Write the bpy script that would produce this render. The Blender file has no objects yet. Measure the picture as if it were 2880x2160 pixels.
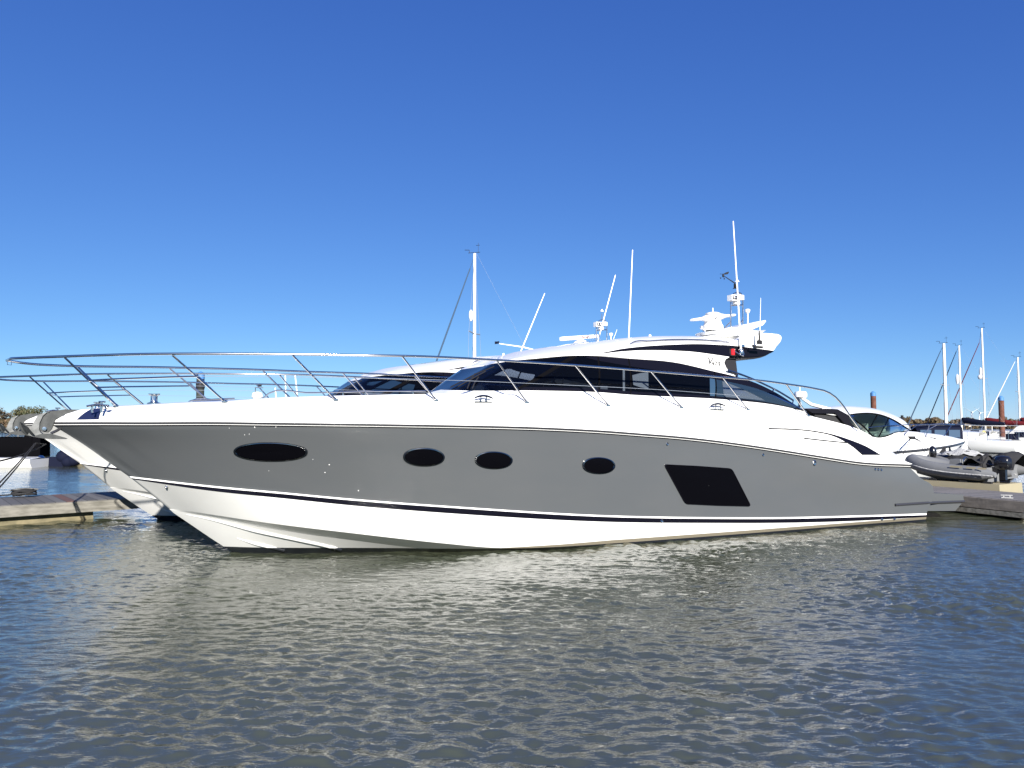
import bpy, bmesh, math, random
import numpy as np
from mathutils import Vector, Matrix
from mathutils.bvhtree import BVHTree
random.seed(7); rng = np.random.default_rng(7)
SC = bpy.context.scene; COL = SC.collection
# ------------------------------------------------------------------ camera
FPX = 2081.; CX = 1440.; CY = 1080.; CAMH = 2.1
PITCH = math.atan((1195 - 1080) / FPX); CP, SP = math.cos(PITCH), math.sin(PITCH)
cam = bpy.data.cameras.new('camera'); camo = bpy.data.objects.new('camera', cam); COL.objects.link(camo)
cam.sensor_width = 36; cam.lens = 36 * FPX / 2880; cam.clip_start = .05; cam.clip_end = 20000
camo.location = (0, 0, CAMH); camo.rotation_euler = (math.pi / 2 + PITCH, 0, 0)
SC.camera = camo
# ------------------------------------------------------------------ light
SUN_EL = math.radians(24); SUN_AZ = math.radians(166)      # azimuth clockwise from +Y (camera looks along +Y)
SUN = Vector((math.sin(SUN_AZ) * math.cos(SUN_EL), math.cos(SUN_AZ) * math.cos(SUN_EL), math.sin(SUN_EL)))
w = bpy.data.worlds.new('World'); SC.world = w; w.use_nodes = True
nt = w.node_tree; bg = nt.nodes['Background']
sky = nt.nodes.new('ShaderNodeTexSky'); sky.sky_type = 'NISHITA'; sky.sun_disc = False
sky.sun_elevation = SUN_EL; sky.sun_rotation = SUN_AZ; sky.ozone_density = 6; sky.dust_density = 0; sky.air_density = .7
sp_ = nt.nodes.new('ShaderNodeSeparateColor'); cb_ = nt.nodes.new('ShaderNodeCombineColor'); nt.links.new(sky.outputs[0], sp_.inputs[0])
for i_, (k_, p_) in enumerate(((.55, 1.0), (.75, .88), (1.72, .56))):      # colour grade of the sky: deep phone-camera blue
    a_ = nt.nodes.new('ShaderNodeMath'); a_.operation = 'POWER'; a_.inputs[1].default_value = p_; b_ = nt.nodes.new('ShaderNodeMath'); b_.operation = 'MULTIPLY'; b_.inputs[1].default_value = k_
    nt.links.new(sp_.outputs[i_], a_.inputs[0]); nt.links.new(a_.outputs[0], b_.inputs[0]); nt.links.new(b_.outputs[0], cb_.inputs[i_])
nt.links.new(cb_.outputs[0], bg.inputs[0]); bg.inputs[1].default_value = .08
sl = bpy.data.lights.new('sun', 'SUN'); sl.energy = 5.0; sl.angle = math.radians(.5); sl.color = (1, .95, .87)
so = bpy.data.objects.new('sun', sl); COL.objects.link(so); so.rotation_euler = SUN.to_track_quat('Z', 'Y').to_euler()
SC.view_settings.view_transform = 'Standard'; SC.view_settings.look = 'None'; SC.view_settings.exposure = 1.08; SC.view_settings.gamma = 1
SC.render.engine = 'CYCLES'; SC.cycles.max_bounces = 10; SC.cycles.caustics_reflective = False; SC.cycles.caustics_refractive = False

# ------------------------------------------------------------------ helpers
def ray(px, py):
    x = (px - CX) / FPX; z = (CY - py) / FPX
    return np.array([x, CP - SP * z, SP + CP * z])
def atz(px, py, z=0.):
    d = ray(px, py); l = (z - CAMH) / d[2]; return Vector((d[0] * l, d[1] * l, z))
def atd(px, py, Y):
    d = ray(px, py); l = Y / d[1]; return Vector((d[0] * l, Y, CAMH + d[2] * l))

class Frame:
    """a boat's own frame: x along the axis, y = away from the camera side, v = -y"""
    def __init__(s, ox, oy, phi):
        s.O = np.array([ox, oy]); s.phi = phi
        s.A = np.array([math.cos(phi), math.sin(phi)]); s.L = np.array([-math.sin(phi), math.cos(phi)])
        s.c = Vector((-s.O @ s.A, -s.O @ s.L, CAMH))
    def dirn(s, px, py):
        d = ray(px, py); return Vector((d[:2] @ s.A, d[:2] @ s.L, d[2]))
    def at(s, px, py, v):
        if callable(v):
            x = 1.
            for _ in range(40):
                q = s.at(px, py, x); x = .5 * x + .5 * (v(q[0], q[2]) if v.__code__.co_argcount == 2 else v(q[0]))
            v = x
        d = s.dirn(px, py); l = (-v - s.c.y) / d.y
        return s.c + d * l
    def hit(s, bvh, px, py, off=0.):
        p, n, i, dd = bvh.ray_cast(s.c, s.dirn(px, py).normalized())
        if p is None: return None, None
        if n.dot(s.dirn(px, py)) > 0: n = -n
        return p + n * off, n

def spline(knots, ts=None, n=None):
    """smooth curve through knots (any dimension), by chord length"""
    K = np.array(knots, float)
    if len(K) == 2: s = np.array([0, 1.])
    else:
        s = np.concatenate([[0], np.cumsum(np.linalg.norm(np.diff(K[:, :2], axis=0), axis=1) + 1e-9)]); s /= s[-1]
    m = np.zeros_like(K); sl_ = np.diff(K, axis=0) / np.diff(s)[:, None]
    m[0] = sl_[0]; m[-1] = sl_[-1]
    for i in range(1, len(K) - 1):
        h0, h1 = s[i] - s[i - 1], s[i + 1] - s[i]
        m[i] = (sl_[i - 1] * h1 + sl_[i] * h0) / (h0 + h1)
        m[i] = np.where(sl_[i - 1] * sl_[i] < 0, m[i] * .6, m[i])
    t = np.linspace(0, 1, n) if ts is None else np.asarray(ts)
    j = np.clip(np.searchsorted(s, t, 'right') - 1, 0, len(K) - 2); h = (s[j + 1] - s[j])[:, None]; u = ((t - s[j]) / (s[j + 1] - s[j]))[:, None]
    return ((2 * u**3 - 3 * u**2 + 1) * K[j] + (u**3 - 2 * u**2 + u) * h * m[j] + (-2 * u**3 + 3 * u**2) * K[j + 1] + (u**3 - u**2) * h * m[j + 1])
def fn(knots):
    K = np.array(knots, float); xs = np.linspace(K[0, 0], K[-1, 0], 400)
    P = spline(knots, n=800); ys = np.interp(xs, P[:, 0], P[:, 1])
    return lambda x: float(np.interp(x, xs, ys))

class MB:
    def __init__(s): s.v = []; s.f = []; s.mi = []
    def add(s, vs, fs, mi=0):
        b = len(s.v); s.v += [tuple(x) for x in vs]; s.f += [tuple(b + i for i in f) for f in fs]; s.mi += [mi] * len(fs); return s
    def grid(s, rows, mi=0, close_u=False, mirror=False):
        R = len(rows); C = len(rows[0]); vs = [p for r in rows for p in r]; fs = []
        mis = mi if isinstance(mi, (list, tuple)) else [mi] * (R - 1)
        for i in range(R - 1):
            ff = []
            for j in range(C if close_u else C - 1):
                k = (j + 1) % C; ff.append((i * C + j, i * C + k, (i + 1) * C + k, (i + 1) * C + j))
            fs.append(ff)
        b = len(s.v); s.v += [tuple(x) for x in vs]
        for i, ff in enumerate(fs):
            s.f += [tuple(b + q for q in f) for f in ff]; s.mi += [mis[i]] * len(ff)
        if mirror: s.grid([[(p[0], -p[1], p[2]) for p in r] for r in rows], mi, close_u)
        return s
    def box(s, c, d, rz=0, mi=0, top=None, M=None):
        c = Vector(c); x, y, z = d[0] / 2, d[1] / 2, d[2] / 2; t = top or (1, 1); vs = []
        for k, sz in ((-1, (1, 1)), (1, t)):
            for a, b in ((-1, -1), (1, -1), (1, 1), (-1, 1)): vs.append(Vector((a * x * sz[0], b * y * sz[1], k * z)))
        R = M or Matrix.Rotation(rz, 3, 'Z')
        return s.add([c + R @ q for q in vs], [(0, 3, 2, 1), (4, 5, 6, 7), (0, 1, 5, 4), (1, 2, 6, 5), (2, 3, 7, 6), (3, 0, 4, 7)], mi)
    def tube(s, pts, r, n=8, mi=0, closed=False, flat=1.):
        P = [Vector(p) for p in pts]; N = len(P); rs = r if isinstance(r, (list, tuple)) else [r] * N
        rows = []; up = None
        for i in range(N):
            a = P[i - 1] if (i or closed) else P[i]; b = P[(i + 1) % N] if (i < N - 1 or closed) else P[i]
            t = (b - a).normalized() if (b - a).length > 1e-9 else Vector((0, 0, 1))
            if up is None: up = Vector((0, 0, 1)) if abs(t.z) < .95 else Vector((1, 0, 0))
            e1 = t.cross(up).normalized(); e2 = e1.cross(t).normalized(); up = e2
            rows.append([P[i] + e1 * (rs[i] * math.cos(q)) + e2 * (rs[i] * flat * math.sin(q)) for q in [2 * math.pi * k / n for k in range(n)]])
        if closed: rows.append(rows[0])
        s.grid(rows, mi, close_u=True)
        if not closed:
            for R in (rows[0], rows[-1]): s.add(R, [tuple(range(n))], mi)
        return s
    def prism(s, outline, off, mi=0):
        off = Vector(off); n = len(outline); A = [Vector(p) for p in outline]; B = [p + off for p in A]
        return s.add(A + B, [tuple(range(n)), tuple(range(2 * n - 1, n - 1, -1))] + [(i, (i + 1) % n, n + (i + 1) % n, n + i) for i in range(n)], mi)
    def lathe(s, c, prof, n=20, mi=0, M=None):
        c = Vector(c); R = M or Matrix.Identity(3); rows = []
        for r, z in prof: rows.append([c + R @ Vector((r * math.cos(2 * math.pi * k / n), r * math.sin(2 * math.pi * k / n), z)) for k in range(n)])
        s.grid(rows, mi, close_u=True)
        for Rr in (rows[0], rows[-1]): s.add(Rr, [tuple(range(n))], mi)
        return s
    def ball(s, c, r, mi=0, n=14, sc=(1, 1, 1), M=None):
        R = M or Matrix.Identity(3); c = Vector(c); rows = []
        for i in range(n // 2 + 1):
            a = math.pi * i / (n // 2); rr = max(math.sin(a), 1e-3)
            rows.append([c + R @ Vector((r * sc[0] * rr * math.cos(2 * math.pi * k / n), r * sc[1] * rr * math.sin(2 * math.pi * k / n), -r * sc[2] * math.cos(a))) for k in range(n)])
        return s.grid(rows, mi, close_u=True)
    def mesh(s, name, smooth=True, angle=38, weld=True):
        me = bpy.data.meshes.new(name); me.from_pydata(s.v, [], s.f); me.update()
        me.polygons.foreach_set('material_index', s.mi)
        bm = bmesh.new(); bm.from_mesh(me)
        if weld: bmesh.ops.remove_doubles(bm, verts=bm.verts, dist=1e-4)
        bmesh.ops.recalc_face_normals(bm, faces=bm.faces); bm.to_mesh(me); bm.free()
        if smooth:
            me.polygons.foreach_set('use_smooth', [True] * len(me.polygons)); me.set_sharp_from_angle(angle=math.radians(angle))
        return me
    def build(s, name, mats, parent=None, smooth=True, angle=38, weld=True, loc=None):
        me = s.mesh(name, smooth, angle, weld)
        for m in (mats if isinstance(mats, (list, tuple)) else [mats]): me.materials.append(m)
        o = bpy.data.objects.new(name, me); COL.objects.link(o)
        if parent: o.parent = parent
        if loc is not None: o.location = loc
        return o
    def pair(s, name, mats, parent, **k):
        """the shape on the camera side and its mirror image on the far side, two parts"""
        o = s.build(name, mats, parent, **k); m = MB(); m.v = [(p[0], -p[1], p[2]) for p in s.v]; m.f = s.f; m.mi = s.mi
        return o, m.build(name, mats, parent, **k)
    def bvh(s): return BVHTree.FromPolygons([Vector(v) for v in s.v], s.f)

def tag(o, label=None, cat=None, group=None, kind=None):
    if label: o['label'] = label
    if cat: o['category'] = cat
    if group: o['group'] = group
    if kind: o['kind'] = kind
    return o
def thing(name, loc, label, cat, rz=0, group=None):
    o = bpy.data.objects.new(name, None); COL.objects.link(o); o.location = loc; o.rotation_euler = (0, 0, rz); o.empty_display_size = .2
    return tag(o, label, cat, group)
def copy_tree(o, parent=None):
    c = o.copy(); COL.objects.link(c); c.parent = parent
    for ch in list(o.children): copy_tree(ch, c)
    return c

# ------------------------------------------------------------------ materials
def pm(name, col, rough=.5, metal=0., coat=0., spec=.5, noise=None, bump=None, emis=None):
    m = bpy.data.materials.new(name); m.use_nodes = True; t = m.node_tree; b = t.nodes['Principled BSDF']
    b.inputs['Base Color'].default_value = (*col, 1); b.inputs['Roughness'].default_value = rough; b.inputs['Metallic'].default_value = metal
    b.inputs['Coat Weight'].default_value = coat; b.inputs['Coat Roughness'].default_value = .04; b.inputs['Specular IOR Level'].default_value = spec
    tc = t.nodes.new('ShaderNodeTexCoord')
    if noise:
        sc_, amt, col2 = noise[:3]
        nz = t.nodes.new('ShaderNodeTexNoise'); nz.inputs['Scale'].default_value = sc_; nz.inputs['Detail'].default_value = 5
        mp = t.nodes.new('ShaderNodeMapping'); mp.inputs['Scale'].default_value = noise[3] if len(noise) > 3 else (1, 1, 1)
        t.links.new(tc.outputs['Object'], mp.inputs[0]); t.links.new(mp.outputs[0], nz.inputs['Vector'])
        rp = t.nodes.new('ShaderNodeMapRange'); rp.inputs[1].default_value = .38; rp.inputs[2].default_value = .68; rp.inputs[4].default_value = amt
        mx = t.nodes.new('ShaderNodeMix'); mx.data_type = 'RGBA'; mx.inputs[6].default_value = (*col, 1); mx.inputs[7].default_value = (*col2, 1)
        t.links.new(nz.outputs[0], rp.inputs[0]); t.links.new(rp.outputs[0], mx.inputs[0]); t.links.new(mx.outputs[2], b.inputs['Base Color'])
    if bump:
        nz2 = t.nodes.new('ShaderNodeTexNoise'); nz2.inputs['Scale'].default_value = bump[0]; nz2.inputs['Detail'].default_value = 4
        bp_ = t.nodes.new('ShaderNodeBump'); bp_.inputs['Strength'].default_value = bump[1]; bp_.inputs['Distance'].default_value = bump[2]
        t.links.new(tc.outputs['Object'], nz2.inputs['Vector']); t.links.new(nz2.outputs[0], bp_.inputs['Height']); t.links.new(bp_.outputs[0], b.inputs['Normal'])
    return m
M = {}
M['white'] = pm('white_gelcoat', (.80, .80, .78), .22, coat=.4, noise=(1.3, .35, (.74, .74, .71)))
M['white2'] = pm('white_plastic', (.78, .78, .77), .35)
M['grey'] = pm('grey_topside_paint', (.077, .083, .088), .28, coat=.4, spec=.35, noise=(.9, .5, (.086, .090, .093), (1, 1, 2.5)))
M['grey'].node_tree.nodes['Principled BSDF'].inputs['Coat Roughness'].default_value = .09
M['black'] = pm('black_stripe_paint', (.005, .005, .009), .1, spec=.12)
M['matte'] = pm('matte_black_trim', (.004, .004, .005), .6, spec=0.)
M['dark'] = pm('dark_plastic', (.02, .02, .022), .45, noise=(4, .4, (.03, .03, .032)), spec=.12)
M['navy'] = pm('navy_panel', (.012, .016, .045), .12, coat=.8)
M['steel'] = pm('stainless_steel', (.55, .54, .53), .13, metal=1., noise=(6, .4, (.5, .5, .5)))
M['rim'] = pm('dark_chrome_rim', (.2, .2, .2), .12, metal=1.)
M['galv'] = pm('galvanised_anchor_steel', (.15, .155, .155), .5, metal=.2, spec=.2, noise=(9, .9, (.075, .08, .08)), bump=(30, .2, .004))
M['rub'] = pm('rub_rail_dark', (.05, .05, .055), .2, metal=.3)
M['red'] = pm('red_lens', (.5, .01, .01), .15, coat=.5)
M['pglass'] = pm('black_port_glass', (.002, .002, .003), .05, coat=0, spec=.03)
M['teak'] = pm('brown_interior', (.09, .045, .025), .5)
M['seat'] = pm('cream_upholstery', (.5, .5, .48), .6, bump=(12, .2, .01))
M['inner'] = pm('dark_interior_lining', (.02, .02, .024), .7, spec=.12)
M['navycloth'] = pm('navy_canvas', (.005, .007, .02), .8, bump=(18, .4, .01), spec=.12)
M['blackcloth'] = pm('black_canvas', (.006, .006, .010), .8, bump=(14, .5, .02), spec=.12)
M['maroon'] = pm('maroon_canvas', (.12, .014, .018), .8, bump=(18, .4, .01), spec=.12)
M['bluegrey'] = pm('blue_grey_sail_cover', (.05, .085, .14), .8, spec=.12)
M['whitecloth'] = pm('white_sail_cloth', (.75, .75, .73), .8)
M['alu'] = pm('white_mast_paint', (.74, .72, .66), .35)
M['galvdark'] = pm('dark_anchor_steel', (.032, .035, .036), .5, spec=.2, noise=(10, .9, (.06, .064, .064)), bump=(30, .2, .004))
M['rope'] = pm('dark_rope', (.03, .03, .032), .9, bump=(120, .5, .004), spec=.12)
M['wire'] = pm('rigging_wire', (.2, .23, .28), .6)
M['pile'] = pm('rusty_steel_pile', (.10, .042, .03), .85, noise=(3, .8, (.17, .08, .06)), bump=(12, .5, .02), spec=.12)
M['pile2'] = pm('weathered_brown_beam', (.13, .115, .10), .85, noise=(5, .9, (.21, .185, .16), (3, .6, 3)), bump=(20, .4, .01))
M['tarpile'] = pm('tarred_pile', (.03, .034, .032), .8, noise=(4, .7, (.055, .058, .05)), bump=(12, .5, .02), spec=.12)
M['bluecap'] = pm('blue_pile_cap', (.06, .18, .40), .6)
M['concrete'] = pm('weathered_timber_beam', (.215, .205, .18), .85, noise=(5, .9, (.105, .10, .085), (.6, 3, 3)), bump=(20, .4, .01), spec=.12)
M['float'] = pm('stained_float', (.21, .18, .11), .8, noise=(4, .9, (.105, .095, .06)), bump=(8, .3, .01), spec=.12)
M['cream'] = pm('cream_dock_plastic', (.30, .265, .18), .55, noise=(3, .6, (.26, .24, .17)), spec=.12)
M['ribgrey'] = pm('grey_inflatable_fabric', (.155, .16, .168), .55, noise=(3, .5, (.12, .125, .132)), bump=(60, .1, .004), spec=.12)
M['ribcover'] = pm('charcoal_cover', (.035, .035, .037), .8, bump=(6, .6, .05), spec=.12)
M['palecover'] = pm('pale_grey_cover', (.4, .4, .39), .7, bump=(5, .7, .06), spec=.12)
M['outboard'] = pm('black_outboard_cowl', (.008, .008, .01), .22, coat=.5)
M['yellow'] = pm('yellow_plastic', (.6, .5, .12), .5)
M['house'] = pm('cream_render', (.5, .42, .34), .8)
M['houseroof'] = pm('clay_roof', (.2, .09, .06), .8)
M['turbine'] = pm('turbine_white', (.82, .84, .86), .4)
M['shoreland'] = pm('shore_grass_mud', (.045, .045, .025), .9, noise=(.05, .9, (.07, .055, .03)))
M['trunk'] = pm('tree_bark', (.07, .05, .035), .9)
M['letter'] = pm('dark_chrome_lettering', (.06, .06, .065), .3, metal=.5)
M['redletter'] = pm('red_lettering', (.25, .02, .02), .5)
M['lamp'] = pm('lamp_reflector', (.8, .8, .8), .15, metal=.8)

def leaf_mat(name, c1, c2, c3):
    m = bpy.data.materials.new(name); m.use_nodes = True; t = m.node_tree; b = t.nodes['Principled BSDF']
    g = t.nodes.new('ShaderNodeNewGeometry'); rp = t.nodes.new('ShaderNodeValToRGB'); rp.color_ramp.elements[0].color = (*c1, 1); rp.color_ramp.elements[1].color = (*c3, 1)
    e = rp.color_ramp.elements.new(.5); e.color = (*c2, 1)
    t.links.new(g.outputs['Random Per Island'], rp.inputs[0]); t.links.new(rp.outputs[0], b.inputs['Base Color']); b.inputs['Roughness'].default_value = .7
    return m
M['leaf'] = leaf_mat('olive_foliage', (.035, .045, .018), (.06, .065, .025), (.095, .075, .03))
M['leaf2'] = leaf_mat('autumn_foliage', (.05, .045, .02), (.09, .065, .028), (.12, .07, .04))

def glass_mat(name, tint, refl=.0, body=(.004, .005, .008), opac=.35, ior=1.42):
    m = bpy.data.materials.new(name); m.use_nodes = True; t = m.node_tree; t.nodes.remove(t.nodes['Principled BSDF']); out = t.nodes['Material Output']
    tr = t.nodes.new('ShaderNodeBsdfTransparent'); tr.inputs[0].default_value = (*tint, 1)
    df = t.nodes.new('ShaderNodeBsdfDiffuse'); df.inputs[0].default_value = (*body, 1)
    gl = t.nodes.new('ShaderNodeBsdfGlossy'); gl.inputs['Roughness'].default_value = .03
    m0 = t.nodes.new('ShaderNodeMixShader'); m0.inputs[0].default_value = opac
    fr = t.nodes.new('ShaderNodeFresnel'); fr.inputs[0].default_value = ior
    m1 = t.nodes.new('ShaderNodeMixShader')
    t.links.new(tr.outputs[0], m0.inputs[1]); t.links.new(df.outputs[0], m0.inputs[2]); t.links.new(fr.outputs[0], m1.inputs[0])
    t.links.new(m0.outputs[0], m1.inputs[1]); t.links.new(gl.outputs[0], m1.inputs[2]); t.links.new(m1.outputs[0], out.inputs[0])
    return m
M['glass'] = glass_mat('tinted_cabin_glass', (.34, .38, .45), opac=.3, ior=1.27)
M['screenglass'] = glass_mat('tinted_windscreen', (.36, .42, .52), opac=.25, ior=1.45)
M['tailglass'] = glass_mat('dark_tail_glass', (.2, .22, .26), opac=.5, ior=1.18)
M['skypane'] = glass_mat('clear_pane', (.85, .9, .95), opac=.45, ior=1.3, body=(.10, .12, .145))  # pale grey body stands in for sky light coming through the cabin
M['cruiserglass'] = glass_mat('green_tinted_glass', (.45, .56, .53), opac=.18, ior=1.12)

def hull_mat(name, col, dirt=.5):
    """gelcoat hull; dark antifouling below a painted line that sits just above the water, with a tan scum line"""
    m = pm(name, col, .24, coat=.35, noise=(1.1, dirt, tuple(c * .86 for c in col), (1, 1, 1.6))); t = m.node_tree; b = t.nodes['Principled BSDF']
    src = b.inputs['Base Color'].links[0].from_socket
    tc = t.nodes.new('ShaderNodeTexCoord'); sx = t.nodes.new('ShaderNodeSeparateXYZ'); t.links.new(tc.outputs['Object'], sx.inputs[0])
    mr = t.nodes.new('ShaderNodeMapRange'); mr.inputs[1].default_value = 0; mr.inputs[2].default_value = 5; mr.inputs[3].default_value = .12; mr.inputs[4].default_value = .04
    t.links.new(sx.outputs[0], mr.inputs[0])
    lt = t.nodes.new('ShaderNodeMath'); lt.operation = 'LESS_THAN'; t.links.new(sx.outputs[2], lt.inputs[0]); t.links.new(mr.outputs[0], lt.inputs[1])
    ad = t.nodes.new('ShaderNodeMath'); ad.operation = 'ADD'; t.links.new(mr.outputs[0], ad.inputs[0])
    mr2 = t.nodes.new('ShaderNodeMapRange'); mr2.inputs[1].default_value = 3; mr2.inputs[2].default_value = 6; mr2.inputs[3].default_value = 0; mr2.inputs[4].default_value = .06
    t.links.new(sx.outputs[0], mr2.inputs[0]); t.links.new(mr2.outputs[0], ad.inputs[1])
    lt2 = t.nodes.new('ShaderNodeMath'); lt2.operation = 'LESS_THAN'; t.links.new(sx.outputs[2], lt2.inputs[0]); t.links.new(ad.outputs[0], lt2.inputs[1])
    a = t.nodes.new('ShaderNodeMix'); a.data_type = 'RGBA'; a.inputs[7].default_value = (.17, .15, .11, 1)
    t.links.new(lt2.outputs[0], a.inputs[0]); t.links.new(src, a.inputs[6])
    c = t.nodes.new('ShaderNodeMix'); c.data_type = 'RGBA'; c.inputs[7].default_value = (.012, .014, .018, 1)
    t.links.new(lt.outputs[0], c.inputs[0]); t.links.new(a.outputs[2], c.inputs[6]); t.links.new(c.outputs[2], b.inputs['Base Color'])
    return m
M['bottom'] = hull_mat('white_hull_bottom', (.71, .71, .69))

def plank_mat(name, axis, width, cols):
    m = bpy.data.materials.new(name); m.use_nodes = True; t = m.node_tree; b = t.nodes['Principled BSDF']; b.inputs['Roughness'].default_value = .8
    tc = t.nodes.new('ShaderNodeTexCoord'); sx = t.nodes.new('ShaderNodeSeparateXYZ'); t.links.new(tc.outputs['Object'], sx.inputs[0])
    dv = t.nodes.new('ShaderNodeMath'); dv.operation = 'DIVIDE'; dv.inputs[1].default_value = width; t.links.new(sx.outputs[axis], dv.inputs[0])
    fl = t.nodes.new('ShaderNodeMath'); fl.operation = 'FLOOR'; t.links.new(dv.outputs[0], fl.inputs[0])
    fr = t.nodes.new('ShaderNodeMath'); fr.operation = 'FRACT'; t.links.new(dv.outputs[0], fr.inputs[0])
    wn = t.nodes.new('ShaderNodeTexWhiteNoise'); wn.noise_dimensions = '1D'; t.links.new(fl.outputs[0], wn.inputs['W'])
    rp = t.nodes.new('ShaderNodeValToRGB'); rp.color_ramp.interpolation = 'CONSTANT'
    for i, (p, c) in enumerate(cols):
        e = rp.color_ramp.elements[i] if i < 2 else rp.color_ramp.elements.new(p); e.position = p; e.color = (*c, 1)
    t.links.new(wn.outputs[0], rp.inputs[0])
    lt = t.nodes.new('ShaderNodeMath'); lt.operation = 'LESS_THAN'; lt.inputs[1].default_value = .07; t.links.new(fr.outputs[0], lt.inputs[0])
    nz = t.nodes.new('ShaderNodeTexNoise'); nz.inputs['Scale'].default_value = 14; nz.inputs['Detail'].default_value = 5; t.links.new(tc.outputs['Object'], nz.inputs['Vector'])
    mm = t.nodes.new('ShaderNodeMix'); mm.data_type = 'RGBA'; mm.blend_type = 'MULTIPLY'; mm.inputs[0].default_value = .5
    t.links.new(rp.outputs[0], mm.inputs[6]); t.links.new(nz.outputs[0], mm.inputs[7])
    mx = t.nodes.new('ShaderNodeMix'); mx.data_type = 'RGBA'; mx.inputs[7].default_value = (.015, .014, .013, 1)
    t.links.new(lt.outputs[0], mx.inputs[0]); t.links.new(mm.outputs[2], mx.inputs[6]); t.links.new(mx.outputs[2], b.inputs['Base Color'])
    return m
M['planks'] = plank_mat('grey_red_deck_boards', 0, .2, [(0, (.115, .112, .112)), (.35, (.145, .14, .138)), (.62, (.10, .097, .096)), (.90, (.14, .07, .055)), (.95, (.125, .12, .12))])
M['planks2'] = plank_mat('dark_deck_boards', 1, .16, [(0, (.19, .18, .172)), (.5, (.23, .215, .205))])

# ------------------------------------------------------------------ water and shore
def make_water():
    def axis(near, step, far, grow):
        a = [0.]; d = step
        while a[-1] < far:
            if a[-1] > near: d *= grow
            a.append(a[-1] + d)
        return np.array(a)
    xp = axis(7.5, .03, 9000, 1.035); xs = np.concatenate([-xp[:0:-1], xp]); yp = axis(8, .028, 9000, 1.01); ys = np.concatenate([-np.array([400, 60, 12, 1.]), yp + 3.2])
    X, Y = np.meshgrid(xs, ys); dx = np.gradient(xs)[None, :] * np.ones_like(X); dy = np.gradient(ys)[:, None] * np.ones_like(X)
    Z = np.zeros_like(X); r = np.random.default_rng(3)
    comps = []
    for lam, n, slope, spread, main in ((1.6, 5, .024, .4, 1.15), (.7, 9, .034, .5, 1.2), (.34, 16, .07, .6, 1.25), (.18, 24, .145, .75, 1.3), (.11, 28, .165, 1.0, 1.4)):
        for _ in range(n):
            l = lam * math.exp(r.normal(0, .18)); k = 2 * math.pi / l; th = main + r.normal(0, spread)
            comps.append((k, th, slope / math.sqrt(n) * math.sqrt(2) / k * (0.7 + .6 * r.random()), r.random() * 6.283, l))
    # patches of calmer and rougher water
    pat = np.zeros_like(X)
    for _ in range(7):
        k = 2 * math.pi / (3 + 9 * r.random()); th = r.random() * 6.283; pat += np.cos(k * (X * math.cos(th) + Y * math.sin(th)) + r.random() * 6.283)
    pat = np.clip(1 + .16 * pat, .45, 1.6)
    pat *= 1 - .55 * np.exp(-(((X + 3.5) / 4.2)**2 + ((Y - 10.5) / 3.2)**2))       # sheltered water under the bow
    for k, th, a, ph, l in comps:
        att = np.clip(l / (2.4 * np.hypot(dx * math.cos(th), dy * math.sin(th))) - 1, 0, 1)
        p = k * (X * math.cos(th) + Y * math.sin(th)) + ph
        Z += a * att * (np.sin(p) + .18 * np.sin(2 * p + .6)) * pat
    nx, ny = len(xs), len(ys); me = bpy.data.meshes.new('water')
    co = np.stack([X, Y, Z], -1).reshape(-1, 3).astype(np.float32)
    idx = np.arange(nx * ny).reshape(ny, nx); q = np.stack([idx[:-1, :-1], idx[:-1, 1:], idx[1:, 1:], idx[1:, :-1]], -1).reshape(-1, 4).astype(np.int32)
    me.vertices.add(len(co)); me.vertices.foreach_set('co', co.ravel()); me.loops.add(q.size); me.loops.foreach_set('vertex_index', q.ravel())
    me.polygons.add(len(q)); me.polygons.foreach_set('loop_start', np.arange(len(q), dtype=np.int32) * 4); me.polygons.foreach_set('loop_total', np.full(len(q), 4, np.int32))
    me.polygons.foreach_set('use_smooth', np.ones(len(q), bool)); me.update(calc_edges=True); me.validate()
    m = bpy.data.materials.new('estuary_water'); m.use_nodes = True; t = m.node_tree; b = t.nodes['Principled BSDF']
    b.inputs['Base Color'].default_value = (.047, .054, .034, 1); b.inputs['Roughness'].default_value = .04; b.inputs['IOR'].default_value = 2.1
    tc = t.nodes.new('ShaderNodeTexCoord'); last = None
    for sc_, st, dist, str_ in ((2.3, (.6, 1.7, 1), .09, .32), (9, (.5, 1.7, 1), .022, .4), (22, (.5, 1.6, 1), .008, .4), (50, (.8, 1.4, 1), .002, .4)):
        mp = t.nodes.new('ShaderNodeMapping'); mp.inputs['Scale'].default_value = st; mp.inputs['Rotation'].default_value = (0, 0, .3); nz = t.nodes.new('ShaderNodeTexNoise'); nz.inputs['Scale'].default_value = sc_; nz.inputs['Detail'].default_value = 3
        bu = t.nodes.new('ShaderNodeBump'); bu.inputs['Distance'].default_value = dist; bu.inputs['Strength'].default_value = str_
        t.links.new(tc.outputs['Object'], mp.inputs[0]); t.links.new(mp.outputs[0], nz.inputs['Vector']); t.links.new(nz.outputs[0], bu.inputs['Height'])
        if last: t.links.new(last.outputs[0], bu.inputs['Normal'])
        last = bu
    t.links.new(last.outputs[0], b.inputs['Normal'])
    me.materials.append(m); o = bpy.data.objects.new('water', me); COL.objects.link(o); tag(o, kind='structure')
make_water()

def shore(name, x0, x1, y0, ph, hmax):
    mb = MB(); n = 60; rows = []
    for yy, hh in ((0, -.6), (10, .7), (45, 1.6), (160, 1.0), (300, .6)):
        rows.append([(x0 + (x1 - x0) * i / n, y0 + yy + 8 * math.sin(i * .35 + ph), hh * (1 + .3 * math.sin(i * .5 + ph)) if hh > 0 else hh) for i in range(n + 1)])
    mb.grid(rows); o = mb.build(name, M['shoreland']); tag(o, kind='structure'); return o
shore('far_shore', -700, 900, 400, .4, 1.5)
shore('near_shore', -420, -120, 230, 1.3, 1.5)

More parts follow.
